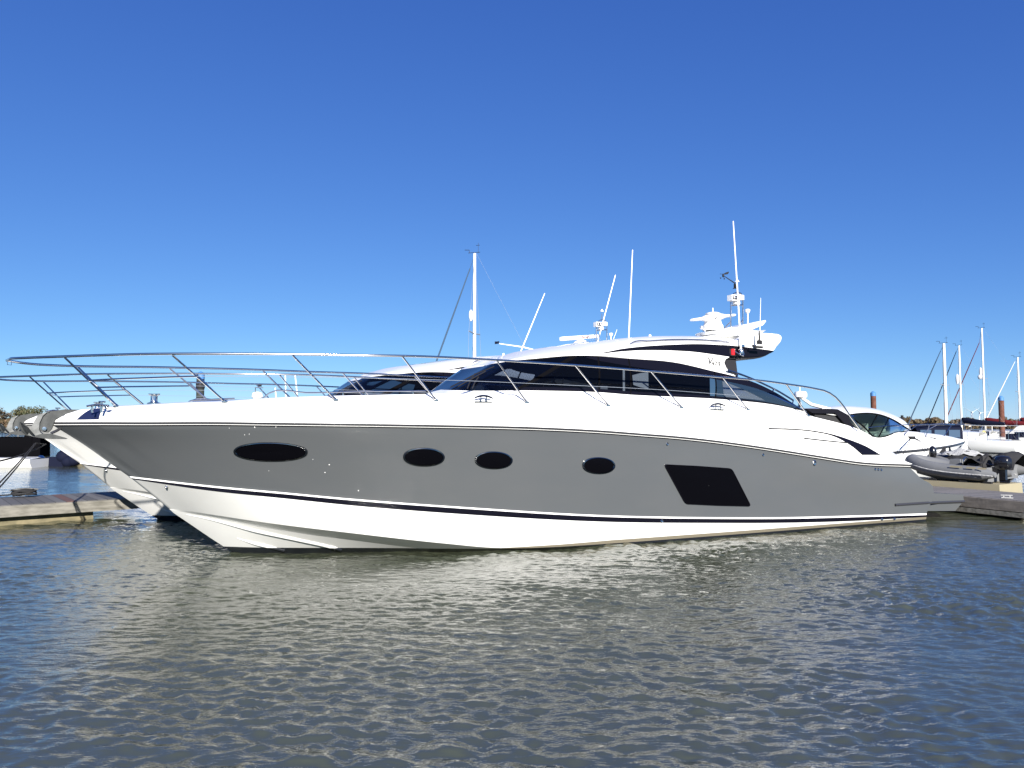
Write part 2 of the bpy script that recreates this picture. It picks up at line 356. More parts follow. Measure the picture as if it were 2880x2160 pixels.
def crown(mb, c, rx, rz, n, leaf, clumps=9, seed=0):
    r = np.random.default_rng(seed); c = np.array(c)
    cl = []
    for _ in range(clumps):
        d = r.normal(size=3); d /= np.linalg.norm(d); cl.append((c + d * np.array([rx, rx, rz]) * r.uniform(.35, .72), r.uniform(.32, .52)))
    for i in range(n):
        cc, s_ = cl[r.integers(len(cl))]; d = r.normal(size=3); d /= np.linalg.norm(d); p = cc + d * np.array([rx, rx, rz]) * s_ * r.uniform(.75, 1.05)
        a = r.normal(size=3); a /= np.linalg.norm(a); b = np.cross(a, d); nb = np.linalg.norm(b)
        if nb < .1: continue
        b /= nb; a = np.cross(b, d * .8 + r.normal(size=3) * .4); a /= np.linalg.norm(a); l = leaf * r.uniform(.6, 1.3)
        mb.add([p - a * l, p + b * l * .7, p + a * l, p - b * l * .7], [(0, 1, 2, 3)])
def tree(loc, h, rx, label, seed, mat='leaf', group=None):
    t = thing('tree', loc, label, 'tree', group=group)
    mb = MB(); mb.tube([(0, 0, -.3), (0.05 * rx, 0, h * .25), (0, .05 * rx, h * .6)], [h * .035, h * .028, h * .012])
    for k in range(4):
        a = k * 1.6 + seed; mb.tube([(0, 0, h * (.25 + .06 * k)), (rx * .5 * math.cos(a), rx * .5 * math.sin(a), h * (.5 + .06 * k))], [h * .016, h * .006], n=6)
    mb.build('trunk', M['trunk'], t)
    mb = MB(); crown(mb, (0, 0, h * .62), rx, h * .40, 900, h * .035, 12, seed); mb.build('crown', M[mat], t, smooth=False, weld=False)
    return t
for i, (px, py, Y, rx, mat, lab) in enumerate([
        (-14, 1142, 240, 3.6, 'leaf2', 'yellow-brown tree cut by the left edge of the photo on the far shore'),
        (8, 1158, 246, 3.0, 'leaf2', 'low brown tree beside the tree cut by the left photo edge'),
        (45, 1141, 252, 4.2, 'leaf', 'round-topped olive tree left of the wide double crown on the shore'),
        (72, 1146, 258, 3.4, 'leaf', 'middle olive tree squeezed between two rounder crowns on the shore'),
        (99, 1140, 252, 4.6, 'leaf', 'broad dark tree at the right end of the left shoreline clump')]):
    p = atd(px, py, Y); tree((p.x, p.y, 1.2), p.z - 1.0, rx, lab, 11 + i, mat, 'trees on the left shore')
mb = MB(); r_ = np.random.default_rng(5)
for px in range(-40, 150, 9):
    p = atd(px, 1176 + 6 * r_.random(), 236); crown(mb, (p.x, p.y + r_.uniform(-3, 3), 1.2 + (p.z - 1.2) * .5), 2.6, (p.z - .8) * .55, 260, .3, 6, px + 100)
tag(mb.build('shore_scrub', M['leaf2'], smooth=False, weld=False), 'low brown scrub along the left shore under the trees', 'scrub', kind='stuff')
mb = MB()
for px in range(2480, 3000, 7):
    tall = {2548: 1, 2569: 1, 2611: .8, 2632: .6, 2695: 1.1, 2688: 1.1, 2737: .9, 2870: .8, 2884: .9}.get(px, 0); Y = 420 + 40 * r_.random()
    p = atd(px, 1183 - 15 * tall - 7 * r_.random() - 4 * math.sin(px * .07), Y); crown(mb, (p.x, p.y, 1 + (p.z - 1) * .45), 3.4 + 1.5 * tall, (p.z - .2) * .6, 460, .6, 7, px)
    q = atd(px, 1192, Y - 30); crown(mb, (q.x, q.y, .9), 3.0, 1.6, 110, .5, 4, px + 9)
tag(mb.build('distant_treeline', [M['leaf2']], smooth=False, weld=False), 'distant band of brown and olive trees behind the sailing boats', 'treeline', kind='stuff')
for i, (px, lab) in enumerate([(2714, 'small cream house left of the wind turbines among far trees'), (2795, 'small cream house near the right brown pile on the far shore')]):
    p = atd(px, 1185, 415); t = thing('house', (p.x, p.y, 1), lab, 'house', .3)
    MB().box((0, 0, 1.4), (5, 4, 2.8)).build('wall', M['house'], t); MB().prism([(-2.7, -2.3, 2.8), (-2.7, 2.3, 2.8), (-2.7, 0, 4.2)], (5.4, 0, 0)).build('roof', M['houseroof'], t)
for i, (hx, hy, tips, foot, lab) in enumerate([(2735, 1159.5, ((2709, 1146.5), (2756, 1146.5), (2738, 1188)), 1178, 'white wind turbine with blades spread like a flat Y, left of the tallest mast'),
                                       (2757.5, 1161.5, ((2739, 1144.5), (2784, 1157.5), (2751.5, 1180)), 1182, 'white wind turbine overlapping the tallest mast on the horizon')]):
    h = atd(hx, hy, 2500); f = Vector((h.x, 2506, 0)); t = thing('wind_turbine', f, lab, 'wind turbine', group='wind turbines on the horizon')
    MB().tube([(0, 0, -1), (0, 0, h.z)], [2.0, 1.2], n=10).build('tower', M['turbine'], t)
    hub = Vector((0, -6, h.z)); MB().box((0, -3, h.z), (3, 8, 3)).build('nacelle', M['turbine'], t)
    for tp in tips:
        q = atd(*tp, 2500) - f; q = hub + (q - hub) * 1.0; MB().tube([hub, hub + (q - hub) * .25, q], [1.0, 1.6, .3], n=8, flat=.4).build('blade', M['turbine'], t)

# ------------------------------------------------------------------ the grey motor yacht
O2 = atz(660, 1555); BF = Frame(O2.x, O2.y, math.radians(25.5))
yacht = thing('motor_yacht', (O2.x, O2.y, 0), 'large grey-hulled motor yacht with white deck and black windows, nearest the camera', 'yacht', BF.phi)
NT = 96; TT = np.linspace(0, 1, NT)**1.35
vs = fn([(-2.62, .03), (-2.45, .20), (-2, .52), (-1.4, .95), (-.5, 1.44), (.5, 1.82), (2, 2.15), (4, 2.32), (6, 2.37), (10, 2.34), (13.7, 2.25)])
vc = fn([(-.99, .03), (-.4, .50), (.5, 1.04), (1.5, 1.40), (3, 1.72), (5, 1.98), (8, 2.12), (11, 2.17), (14.1, 2.2)])
vgb = fn([(-1.62, .03), (-1, .55), (0, 1.12), (1, 1.47), (2, 1.73), (4, 2.06), (6, 2.17), (9, 2.24), (14.1, 2.25)])
zst = fn([(-2.62, 2.13), (-.99, .77), (0, 0)])          # stem line
zgb = fn([(-1.62, 1.28), (-1, 1.22), (.58, 1.07), (3.34, .78), (8.28, .40), (14, .3)]); zsh = fn([(-2.62, 2.13), (2.5, 2.09), (5.67, 2.02), (9, 1.72), (13.5, 1.25)])
def vflank(u, z):
    """half breadth between the boot stripe and the sheer: straight sections, a little hollow at the bow"""
    top = zsh(u)
    if u < -1.62: f = max(0, min(1, (z - zst(u)) / max(.02, top - zst(u)))); return max(.03, vs(u) * f**1.10)
    f = max(0, min(1, (z - zgb(u)) / (top - zgb(u)))); k = 1 + .10 * max(0, min(1, (6 - u) / 7.6))**2
    return vgb(u) + (vs(u) - vgb(u)) * f**k
def row(px, vf, ts=TT, start=None):
    P = [BF.at(x, y, vf) for x, y in spline(px, ts=ts)[:, :2]]
    if start is not None: P[0].y = -start
    return P
SHEER = [(151.5, 1187), (250, 1186.7), (400, 1187), (581, 1186.5), (800, 1189), (1000, 1191.5), (1200, 1194.5), (1550, 1203), (1700, 1211), (1800, 1218.7), (1900, 1226.5), (1981, 1235), (2090, 1249), (2200, 1265.5), (2313, 1283.5), (2421, 1299.6), (2559, 1306)]
R0 = row(SHEER, vs, start=.03)
R1 = row([(x, y + 11 - 2 * i / 16) for i, (x, y) in enumerate(SHEER)], lambda u: vs(u) - .015, start=.03)
RM = row([(235, 1250), (500, 1254), (800, 1266), (1200, 1300), (1700, 1322), (2160, 1345), (2400, 1345), (2588, 1344)], vflank, start=.03)
RK = row([(318, 1309), (500, 1322), (800, 1348), (1200, 1390), (1700, 1426), (2000, 1441), (2160, 1444), (2300, 1430), (2516, 1404), (2627, 1387)], vflank, start=.03)
GB = [(360, 1339), (600, 1366.6), (800, 1385), (947, 1399), (1320, 1427), (1700, 1449), (2025, 1454.8), (2160, 1455), (2420, 1449.5), (2606, 1443.8)]
R2 = row(GB, vgb, start=.03)
R3 = row([(x + (4 if i == 0 else 0), y + 4.6) for i, (x, y) in enumerate(GB)], vgb, start=.03)
off = [9, 15, 17, 18.5, 20.5, 18.5, 16.2, 16, 15, 10]
R4 = row([(x + (11 if i == 0 else 0), y + off[i]) for i, (x, y) in enumerate(GB)], vgb, start=.03)
CH = [(476, 1431), (500, 1433.5), (613, 1450), (726, 1467), (1000, 1500.6), (1251, 1528.5), (1400, 1541), (1700, 1533), (2100, 1508), (2400, 1482), (2603, 1468)]
R5 = row(CH, vc, start=.03)
lowoff = [3, 4, 9, 15, 20, 22, 24, 22, 20, 18, 16]; inn = fn([(-1, .0), (0, .20), (2, .34), (6, .36), (14.2, .3)])
R6 = row([(x + (3 if i == 0 else 0), y + lowoff[i]) for i, (x, y) in enumerate(CH)], lambda u: max(.03, vc(u) - inn(u)), start=.03)
keel = [(-.93, -.02, .70), (0, -.02, 0), (.25, -.02, -.16), (1, -.02, -.42), (3, -.02, -.72), (7, -.02, -.85), (14, -.02, -.85)]
R8 = [Vector(p) for p in spline(keel, ts=TT)]
R7 = [(a * .5 + b * .5) + Vector((0, -.03 * min(1, i / 20), 0)) for i, (a, b) in enumerate(zip(R6, R8))]
hull = MB(); ROWS = [R0, R1, RM, RK, R2, R3, R4, R5, R6, R7, R8]; HM = [0, 0, 0, 0, 1, 2, 3, 3, 3, 3]
def dense(rows, mis, k=4):
    """extra rows between the main ones, bent smoothly through RM and RK"""
    out = [rows[0]]; om = []
    for i in range(len(rows) - 1):
        n = k if i in (1, 2, 3) else 1
        for j in range(1, n + 1):
            f = j / n
            if n == 1 or j == n: out.append(rows[i + 1])
            else:
                new = []
                for c in range(len(rows[0])):
                    ks = [rows[q][c] for q in (1, 2, 3, 4)]; s = [0, .42, .82, 1.]; tt = s[i - 1] + (s[i] - s[i - 1]) * f
                    K = np.array([[s[q], 0, *ks[q]] for q in range(4)]); p = spline(K, ts=[tt])[0]; new.append(Vector(p[2:5]))
                out.append(new)
            om.append(mis[i])
    return out, om
DR, DM = dense(ROWS, HM)
ic = next(i for i, r in enumerate(DR) if r is R5)          # hard edges at both sides of the chine flat
hull.grid(DR[:ic + 1], DM[:ic], mirror=True); hull.grid(DR[ic:ic + 2], DM[ic:ic + 1], mirror=True); hull.grid(DR[ic + 1:], DM[ic + 1:], mirror=True)
trans = [r[-1] for r in DR]; hull.add(trans + [(p.x, -p.y, p.z) for p in trans], [(i, i + 1, len(trans) + i + 1, len(trans) + i) for i in range(len(trans) - 1)], 0)
hullmats = [M['grey'], M['white'], M['black'], M['bottom']]
hull_o = hull.build('hull', hullmats, yacht, angle=30, weld=False)
HB = hull.bvh()
# rub rail: dark strake, white strip, black strip painted as the shadow line below
def strip(rowa, rowb, out, name, mat, parent, th=None):
    mb = MB(); a = [p + Vector((0, -out, 0)) for p in rowa]; b = [p + Vector((0, -out, 0)) for p in rowb]
    mb.grid([rowa, a, b, rowb]); return mb.pair(name, mat, parent, angle=30)
lerp = lambda A, B, f: [a * (1 - f) + b * f for a, b in zip(A, B)]
strip(R0, lerp(R0, R1, .5), .03, 'rub_rail', M['rub'], yacht)
strip(lerp(R0, R1, .5), lerp(R0, R1, .75), .016, 'white_strip', M['white'], yacht)
strip(lerp(R0, R1, .75), R1, .01, 'shadow_strip', M['black'], yacht)

# deck edge, foredeck
dd = fn([(-2.7, .03), (-2, .22), (-1, .32), (1, .38), (4, .43), (9, .43), (12, .32), (13.7, .1)])
vD = lambda u: max(.03, vs(u) - dd(u))
D0 = [(154, 1182), (160, 1178), (190, 1165), (220.6, 1153.5), (258.6, 1150), (289, 1146), (400, 1140), (508, 1134.5), (635, 1129.6), (800, 1118.5), (945, 1113.6), (1100, 1110), (1250, 1107.5), (1421, 1109), (1500, 1115), (1700, 1124), (1900, 1131.6), (2060, 1140), (2150, 1146), (2226, 1155), (2295, 1174), (2349, 1187), (2416, 1208), (2448, 1225), (2493, 1259), (2550, 1299), (2559, 1305)]
ts2 = np.linspace(0, 1, 120)**1.15
E0 = row(SHEER, vs, ts=ts2, start=.03)
E2 = row(D0, vD, ts=ts2)
E1 = [a * .5 + b * .5 + Vector((0, -.06 * min(1, max(0, (a.x + 2.6))), .01)) for a, b in zip(E0, E2)]
E3 = [Vector((p.x, p.y * .5, p.z + .03 * min(1, abs(p.y)))) for p in E2]; E4 = [Vector((p.x, 0, p.z + .05 * min(1, abs(p.y)))) for p in E2]
deck = MB().grid([E0, lerp(E0, E1, .5), E1, lerp(E1, E2, .5), E2, E3, E4], mirror=True); deck.build('deck', M['white'], yacht, angle=50); DB = deck.bvh()
# bathing platform
pl = [BF.at(x, y, 2.1) for x, y in ((2600, 1387), (2709, 1391), (2711, 1408), (2687, 1437), (2600, 1437))]
MB().prism(pl, (0, 4.2, 0)).build('bathing_platform', M['grey'], yacht, smooth=False)
mb = MB(); q = [BF.hit(HB, x, y, .012)[0] for x, y in spline([(2516, 1420), (2560, 1417), (2606, 1414)], n=8)]; q = [p for p in q if p is not None]
q += [BF.at(x, y, 2.13) for x, y in ((2640, 1413), (2680, 1411.5), (2711, 1410.5))]; mb.tube(q, .028); mb.build('platform_strake', M['rub'], yacht)
# spray rails on the forefoot
for kn in ([(525, 1447), (574, 1457), (726, 1494.5), (839, 1518), (918, 1535), (960, 1546)], [(667, 1513.5), (700, 1524), (760, 1538.5), (800, 1548)]):
    q = [BF.hit(HB, x, y, .0)[0] for x, y in spline(kn, n=24)]; q = [p for p in q if p is not None]
    if len(q) > 3: MB().tube(q, [.004 + .022 * min(1, i / 10) for i in range(len(q))], n=6).build('spray_rail', M['bottom'], yacht)

# ---- cabin
def multi(knots, ns):
    out = []
    for i, n in enumerate(ns):
        out.append(n)
    return out
def seg_curve(knots, ids, ns):
    """spline through all knots, sampled so that knots ids[] fall on set columns"""
    K = np.array(knots, float); s = np.concatenate([[0], np.cumsum(np.linalg.norm(np.diff(K[:, :2], axis=0), axis=1) + 1e-9)]); s /= s[-1]
    ts = []
    for a, b, n in zip(ids[:-1], ids[1:], ns): ts += list(np.linspace(s[a], s[b], n, endpoint=False))
    ts.append(1.); P = spline(knots, ts=np.array(ts)); return [BF.at(x, y, v) for x, y, v in P[:, :3]]
BASE = [(1240, 1096, 0), (1262, 1097, .5), (1331, 1099, 1.15), (1400, 1099, 1.5), (1457, 1098, 1.72), (1550, 1099, 1.8), (1684, 1103, 1.82), (1773, 1110, 1.82), (1900, 1116, 1.82), (2011, 1121.5, 1.82), (2090, 1128, 1.82), (2151, 1134.5, 1.82), (2204, 1143, 1.82), (2266, 1158, 1.82)]
TOP = [(1360, 1030, 0), (1369, 1027, .4), (1414, 1018.5, 1.0), (1500, 1010, 1.38), (1620, 1001, 1.52), (1650, 1001, 1.54), (1681, 1002, 1.55), (1767, 1008.3, 1.56), (1900, 1019.7, 1.58), (2008, 1044.5, 1.6), (2068, 1058.7, 1.63), (2120, 1075, 1.66), (2171, 1098.5, 1.7), (2262, 1155, 1.8)]
IDS = [0, 4, 6, 7, 9, 13]; NS = [16, 8, 4, 10, 18]
CB = seg_curve(BASE, IDS, NS); CT = seg_curve(TOP, IDS, NS); cuts = np.cumsum([0] + NS)
bulge = lambda f: .07 * 4 * f * (1 - f)
def cab_row(f, a=0, b=None, inset=0.):
    R = []
    for p, q in zip(CB[a:b], CT[a:b]):
        m = p * (1 - f) + q * f; m.y -= bulge(f) * min(1, abs(m.y)) * .6 - inset * (1 if abs(m.y) > .1 else 0)
        if inset and abs(m.y) <= 1.6: m.x += inset
        R.append(m)
    return R
FS = [0, .2, .4, .6, .8, 1.]
names = ['windscreen', 'quarter_window', 'side_window', 'side_window', 'tail_window']
for k in range(5):
    a, b = cuts[k], cuts[k + 1] + 1
    if k == 0: MB().grid([cab_row(f, a, b) for f in FS], mirror=True).build('windscreen', M['screenglass'], yacht)
    else: MB().grid([cab_row(f, a, b) for f in FS]).pair(names[k], M['tailglass' if k == 4 else 'glass'], yacht)
cabm = MB().grid([cab_row(f) for f in FS]); CBV = cabm.bvh()
# mullions and the broad dark pillars
for i, c in enumerate(cuts[1:5]):
    mb = MB(); P = [cab_row(f, c, c + 1)[0] + Vector((0, -.004, 0)) for f in np.linspace(0, 1, 8)]
    wdt = .16 if i == 0 else .035
    if i == 0:
        mb.grid([[p + Vector((-.10, 0, 0)) for p in P], [p + Vector((.10, -.004, 0)) for p in P]])
    else: mb.grid([[p + Vector((-.018, 0, 0)) for p in P], [p + Vector((0, -.008, 0)) for p in P], [p + Vector((.018, 0, 0)) for p in P]])
    mb.pair('window_pillar', M['matte'], yacht)
# dark band that frames the glass along its top edge and at the tail
mb = MB(); a = cuts[1] + 4
n_ = len(CB) - a; wid = [min(.30, .05 + .3 * i / 14) for i in range(n_)]
mb.grid([[c - Vector((0, .006, 0)) for c in cab_row(1., a)], [ (CT[a + i] * (1 - wid[i]) + CB[a + i] * wid[i]) - Vector((0, .006 + bulge(wid[i]) * .6, 0)) for i in range(n_)]])
mb.pair('window_surround', M['black'], yacht)
MB().grid([[c - Vector((0, .006, 0)) for c in cab_row(0., cuts[1])], [c - Vector((0, .006, 0)) for c in cab_row(.09, cuts[1])]]).pair('window_sill', M['black'], yacht)
# triangular pane in the tail window, sky brightness put into its colour
q = [BF.hit(CBV, x, y, .010)[0] for x, y in ((2030, 1073), (2033, 1100), (2035, 1116.5), (2080, 1120), (2120, 1123.5), (2151, 1126.8), (2120, 1110), (2090, 1096), (2060, 1083.5), (2040, 1075.5))]
q = [p for p in q if p is not None]; MB().prism(q, (0, -.006, 0)).build('clear_pane', M['skypane'], yacht, smooth=False)
for pts_ in ([(1777, 1056), (1800, 1050), (1822, 1047), (1822.5, 1095), (1800, 1090), (1780, 1083)], [(1750, 1042), (1756, 1042), (1756.5, 1100), (1750.5, 1100)]):  # pale patches painted where sky shows through the far windows
    q = [BF.hit(CBV, x, y, .012)[0] for x, y in pts_]; MB().prism(q, (0, -.004, 0)).build('clear_pane', M['skypane'], yacht, smooth=False)
# coaming below the glass
CBot = []
for p in CB:
    if p.x > 4.2:
        z = None; h = DB.ray_cast(Vector((p.x, p.y - .02, 4)), Vector((0, 0, -1)))[0]
        CBot.append(Vector((p.x, -vD(p.x) + .01, (np.interp(p.x, [e.x for e in E2], [e.z for e in E2])))))
    else: CBot.append(Vector((p.x - .22, p.y * 1.08, p.z - .30)))
MB().grid([CBot, lerp(CBot, CB, .5), CB], mirror=True).build('cabin_side', M['white'], yacht, angle=60)

# roof
C_CUT = [(2073, 1059.6), (2055, 1050), (2041, 1035.5), (2034.5, 1020.7), (2039, 1010.5), (2052, 1003.5)]
EAVE = TOP[:10] + [(2073, 1059.6, 1.62)]
SLK = [(1366, 1026, 0), (1376, 1022, .4), (1420, 1013, .98), (1500, 1003, 1.36), (1560, 999, 1.45), (1626, 996.5, 1.5), (1681, 995, 1.52), (1753, 988, 1.53), (1807, 985, 1.53), (1900, 986.3, 1.53), (1945, 989, 1.52), (2008, 997, 1.5), (2052, 1003.5, 1.48)]
SUK = [(1370, 1024, 0), (1380, 1019.5, .4), (1426, 1010, .95), (1500, 1000.5, 1.33), (1560, 996.5, 1.42), (1626, 994.5, 1.48), (1681, 993.5, 1.51), (1753, 980.5, 1.5), (1807, 974.5, 1.49), (1900, 969, 1.48), (1954, 967.4, 1.46), (2008, 969, 1.45), (2060, 973, 1.43)]
KN = [(1376, 1021, 0), (1388, 1016, .38), (1436, 1006.5, .85), (1500, 997.5, 1.2), (1560, 993.5, 1.32), (1626, 990.5, 1.36), (1681, 985.5, 1.38), (1753, 971, 1.36), (1807, 963.5, 1.35), (1900, 957.5, 1.33), (1954, 956.5, 1.32), (2008, 958.5, 1.3), (2064, 963, 1.28)]
NR = 70; tr = np.linspace(0, 1, NR)
def rrow(k): return [BF.at(x, y, v) for x, y, v in spline(k, ts=tr)[:, :3]]
CPX = [(1392, 1014.5), (1450, 1000.5), (1511, 988.8), (1608, 972.2), (1654, 964.2), (1700, 957.6), (1735, 953.8), (1807, 952.2), (1900, 954.5), (1954, 957), (2008, 960), (2062, 964)]
RE, RSL, RSU, RKn = rrow(EAVE), rrow(SLK), rrow(SUK), rrow(KN)
RC = [BF.at(x, y, 0.) for x, y in spline(CPX, ts=tr)[:, :2]]
# the middle of the side band bends into the C-shaped cut at its aft end
def crow(g, cpt):
    a = spline(EAVE, ts=tr); b = spline(SLK, ts=tr); P = a * (1 - g) + b * g; e = np.array([cpt[0], cpt[1], P[-1, 2]]) - P[-1]
    wgt = np.clip((tr - .84) / .16, 0, 1); wgt = wgt**2 * (3 - 2 * wgt); P = P + wgt[:, None] * e; return [BF.at(*p) for p in P]
side = [RE] + [crow(g, c) for g, c in zip((.2, .42, .64, .84), C_CUT[1:5])] + [RSL]
for k in range(1, 5):
    for p in side[k]: p.y -= .02
mid1 = [p * .62 + q * .38 + Vector((0, 0, .085 * min(1, max(0, (p - q).length)))) for p, q in zip(RKn, RC)]
mid2 = [p * .3 + q * .7 + Vector((0, 0, .05 * min(1, max(0, (p - q).length)))) for p, q in zip(RKn, RC)]
for p, q in zip(mid1, RC): p.z = min(p.z, q.z + .0)
for p, q in zip(mid2, RC): p.z = min(p.z, q.z + .0)
roof = MB().grid(side + [RSU, RKn, mid1, mid2, RC], mirror=True); roof.build('roof', M['white'], yacht, angle=45); RB = roof.bvh()
# black stripe along the roof side
i0 = int(np.argmin([abs(p.x - BF.at(1681, 995, 1.5).x) for p in RSL]))
mb = MB(); mb.grid([[p + Vector((0, -.006, 0)) for p in RSL[i0:]], [p + Vector((0, -.010, 0)) for p in lerp(RSL, RSU, .5)[i0:]], [p + Vector((0, -.006, 0)) for p in RSU[i0:]]]); mb.pair('roof_stripe', M['black'], yacht)
# sunroof glass
ia, ib = int(NR * .13), int(NR * .47)
up = Vector((0, 0, .022)); ed = [p * .55 + q * .45 + up + Vector((0, 0, .05)) for p, q in zip(mid1, mid2)]
mb = MB(); mb.grid([[p + up for p in mid2[ia:ib]], [p + up * 1.6 for p in lerp(mid2, RC, .5)[ia:ib]], [p + up * 1.8 for p in RC[ia:ib]]], mirror=True); mb.build('sunroof', M['navy'], yacht)
# inner lining under the roof, floor, helm and seats seen through the glass
MB().grid([[p + Vector((.08, .06, -.03)) for p in RE], [p + Vector((.06, .05, -.10)) for p in RKn], [p + Vector((.06, 0, -.12)) for p in RC]], mirror=True).build('headliner', M['inner'], yacht)
ins = [p for p in CB if p.x > 3.9]
mb = MB(); mb.grid([[Vector((p.x + .1, p.y * .93, 1.9)) for p in ins], [Vector((p.x + .1, 0, 1.9)) for p in ins]], mirror=True); mb.grid([[Vector((p.x + .1, p.y * .93, 1.9)) for p in ins], [Vector((p.x + .05, p.y * .95, p.z)) for p in ins]], mirror=True); mb.build('cabin_floor', M['inner'], yacht)
mb = MB(); mb.prism([(4.15, -1.3, 2.62), (5.2, -1.3, 2.78), (5.5, -1.3, 2.74), (5.62, -1.3, 2.45), (5.55, -1.3, 1.92), (4.3, -1.3, 1.92)], (0, 2.6, 0)); mb.build('dashboard', M['inner'], yacht, smooth=False)
qd = [BF.at(x, y, .55) for x, y in ((1546, 1073), (1560, 1065.5), (1580, 1066), (1640, 1077), (1664, 1084), (1640, 1084.5), (1585, 1079), (1578, 1071), (1564, 1070.5), (1557, 1075))]
MB().prism(qd, (0, .25, 0)).build('console_moulding', M['seat'], yacht, smooth=False)
wh = BF.at(1568, 1079, .75); MB().tube([wh + Vector((.06 * math.sin(a), .19 * math.cos(a), .19 * math.sin(a))) for a in np.linspace(0, 6.283, 20, endpoint=False)], .016, closed=True).build('helm_wheel', M['dark'], yacht)
for x, y, lz in ((6.2, -.75, .9), (6.2, .1, .9), (8.1, .8, .8)):
    mb = MB(); mb.box((x, y, 2.25), (.6, .7, .5)).box((x + .28, y, 2.25 + lz * .38), (.16, .66, lz * .55)); mb.build('cabin_seat', M['seat' if x < 7 else 'teak'], yacht, smooth=False)
MB().box((7.6, .95, 2.25), (1.1, .9, .72)).build('galley_unit', M['inner'], yacht, smooth=False)
MB().grid([[Vector((p.x, max(-p.y - .10, .1), p.z)) for p in cab_row(f, cuts[2] + 2, cuts[5] - 2)] for f in FS]).build('sky_block_lining', M['inner'], yacht)  # dark sheet added inside the far windows to block the sky behind
MB().box((8.72, 0, 2.78), (.06, 2.86, 1.72)).build('aft_bulkhead', M['inner'], yacht, smooth=False)
# roof wing: base slab, end plates
V1 = 1.44
def side_poly(pts, v): return [BF.at(x, y, v) for x, y in pts]
wb = spline([(1998, 970), (2050, 972.5), (2100, 978), (2153, 984.6), (2177, 988)], n=12)[:, :2].tolist() + spline([(2168, 993), (2156, 997), (2140, 1001), (2120, 1003.3), (2099, 1003.8), (2052, 1003.5)], n=10)[:, :2].tolist() + [(1998, 996)]
MB().prism(side_poly(wb, V1), (0, 2 * V1, 0)).build('wing_slab', M['black'], yacht, smooth=False)
lip = [(2044, 1004.5), (2100, 1004.3), (2135, 1002), (2166, 993.5), (2153, 1001), (2138, 1006.5), (2120, 1010), (2085, 1009.5), (2044, 1008.5)]
MB().prism(side_poly(lip, V1 - .03), (0, 2 * V1 - .06, 0)).build('wing_underside', M['dark'], yacht, smooth=False)
ep = spline([(2026, 966.5), (2050, 965), (2068, 959), (2081, 951), (2100, 943), (2122, 936), (2150, 936), (2180, 938.3), (2194, 940.5), (2201, 947), (2200, 957), (2194, 966), (2186, 975), (2184, 979), (2176.7, 987.5)], n=44)[:, :2].tolist() + spline([(2153, 984.2), (2100, 977.5), (2050, 972), (2026, 970.5)], n=12)[:, :2].tolist()
epp = side_poly(ep, V1 + .012)
cen = sum((Vector(p) for p in epp), Vector()) / len(epp)
for sgn in (1, -1):
    A = [Vector((p.x, sgn * p.y, p.z)) for p in epp]; c_ = Vector((cen.x, sgn * cen.y, cen.z))
    o_ = Vector((0, sgn, 0)); mb = MB(); r0 = [c_ + (p - c_) * .955 for p in A]
    mb.grid([r0, A, [p + o_ * .05 for p in A], [c_ + (p - c_) * .955 + o_ * .14 for p in A]][::1] if False else [[p for p in r0], [p + o_ * .03 for p in A], [p + o_ * .12 for p in A], [p + o_ * .16 for p in r0]], close_u=True)
    mb.add(r0, [tuple(range(len(r0)))]); mb.add([p + o_ * .16 for p in r0], [tuple(range(len(r0)))]); mb.build('wing_end_plate', M['white'], yacht, angle=50)
ws = [BF.at(x, y, 0) for x, y in ()]
ws = [BF.at(x, y, 1.3) for x, y in ((2000, 966), (2060, 968), (2110, 972), (2165, 980), (2172, 986), (2100, 980), (2000, 975))]
MB().prism(ws, (0, 2.6, 0)).build('wing_deck', M['white'], yacht, smooth=False)
# lettering
def text(body, size, name, mat, parent, loc, ex, ey, shear=0., ext=.004, space=1.):
    cu = bpy.data.curves.new(name, 'FONT'); cu.body = body; cu.size = size; cu.extrude = ext; cu.shear = shear; cu.space_character = space; cu.resolution_u = 3
    tmp = bpy.data.objects.new('tmp', cu); COL.objects.link(tmp); bpy.context.view_layer.update()
    me = bpy.data.meshes.new_from_object(tmp.evaluated_get(bpy.context.evaluated_depsgraph_get())); bpy.data.objects.remove(tmp); bpy.data.curves.remove(cu)
    me.materials.clear(); me.materials.append(mat); me.name = name
    o = bpy.data.objects.new(name, me); COL.objects.link(o); o.parent = parent
    ex = Vector(ex).normalized(); ez = ex.cross(Vector(ey)).normalized(); ey = ez.cross(ex); o.matrix_local = Matrix.Translation(loc) @ Matrix((ex, ey, ez)).transposed().to_4x4(); return o
p0, n0 = BF.hit(RB, 1988, 1024.5, .012); p1, _ = BF.hit(RB, 2020, 1029, .012); p2, _ = BF.hit(RB, 1990, 1010, .012)
text('V', .22, 'lettering', M['letter'], yacht, p0, p1 - p0, p2 - p0, shear=.35, ext=.006)
for ch_, x_ in (('6', 2002), ('2', 2009.5), ('S', 2019)):
    p3, _ = BF.hit(RB, x_, 1026 + (x_ - 2002) * .14, .012); text(ch_, .12, 'lettering', M['letter'], yacht, p3, p1 - p0, p2 - p0, shear=.15, ext=.008)

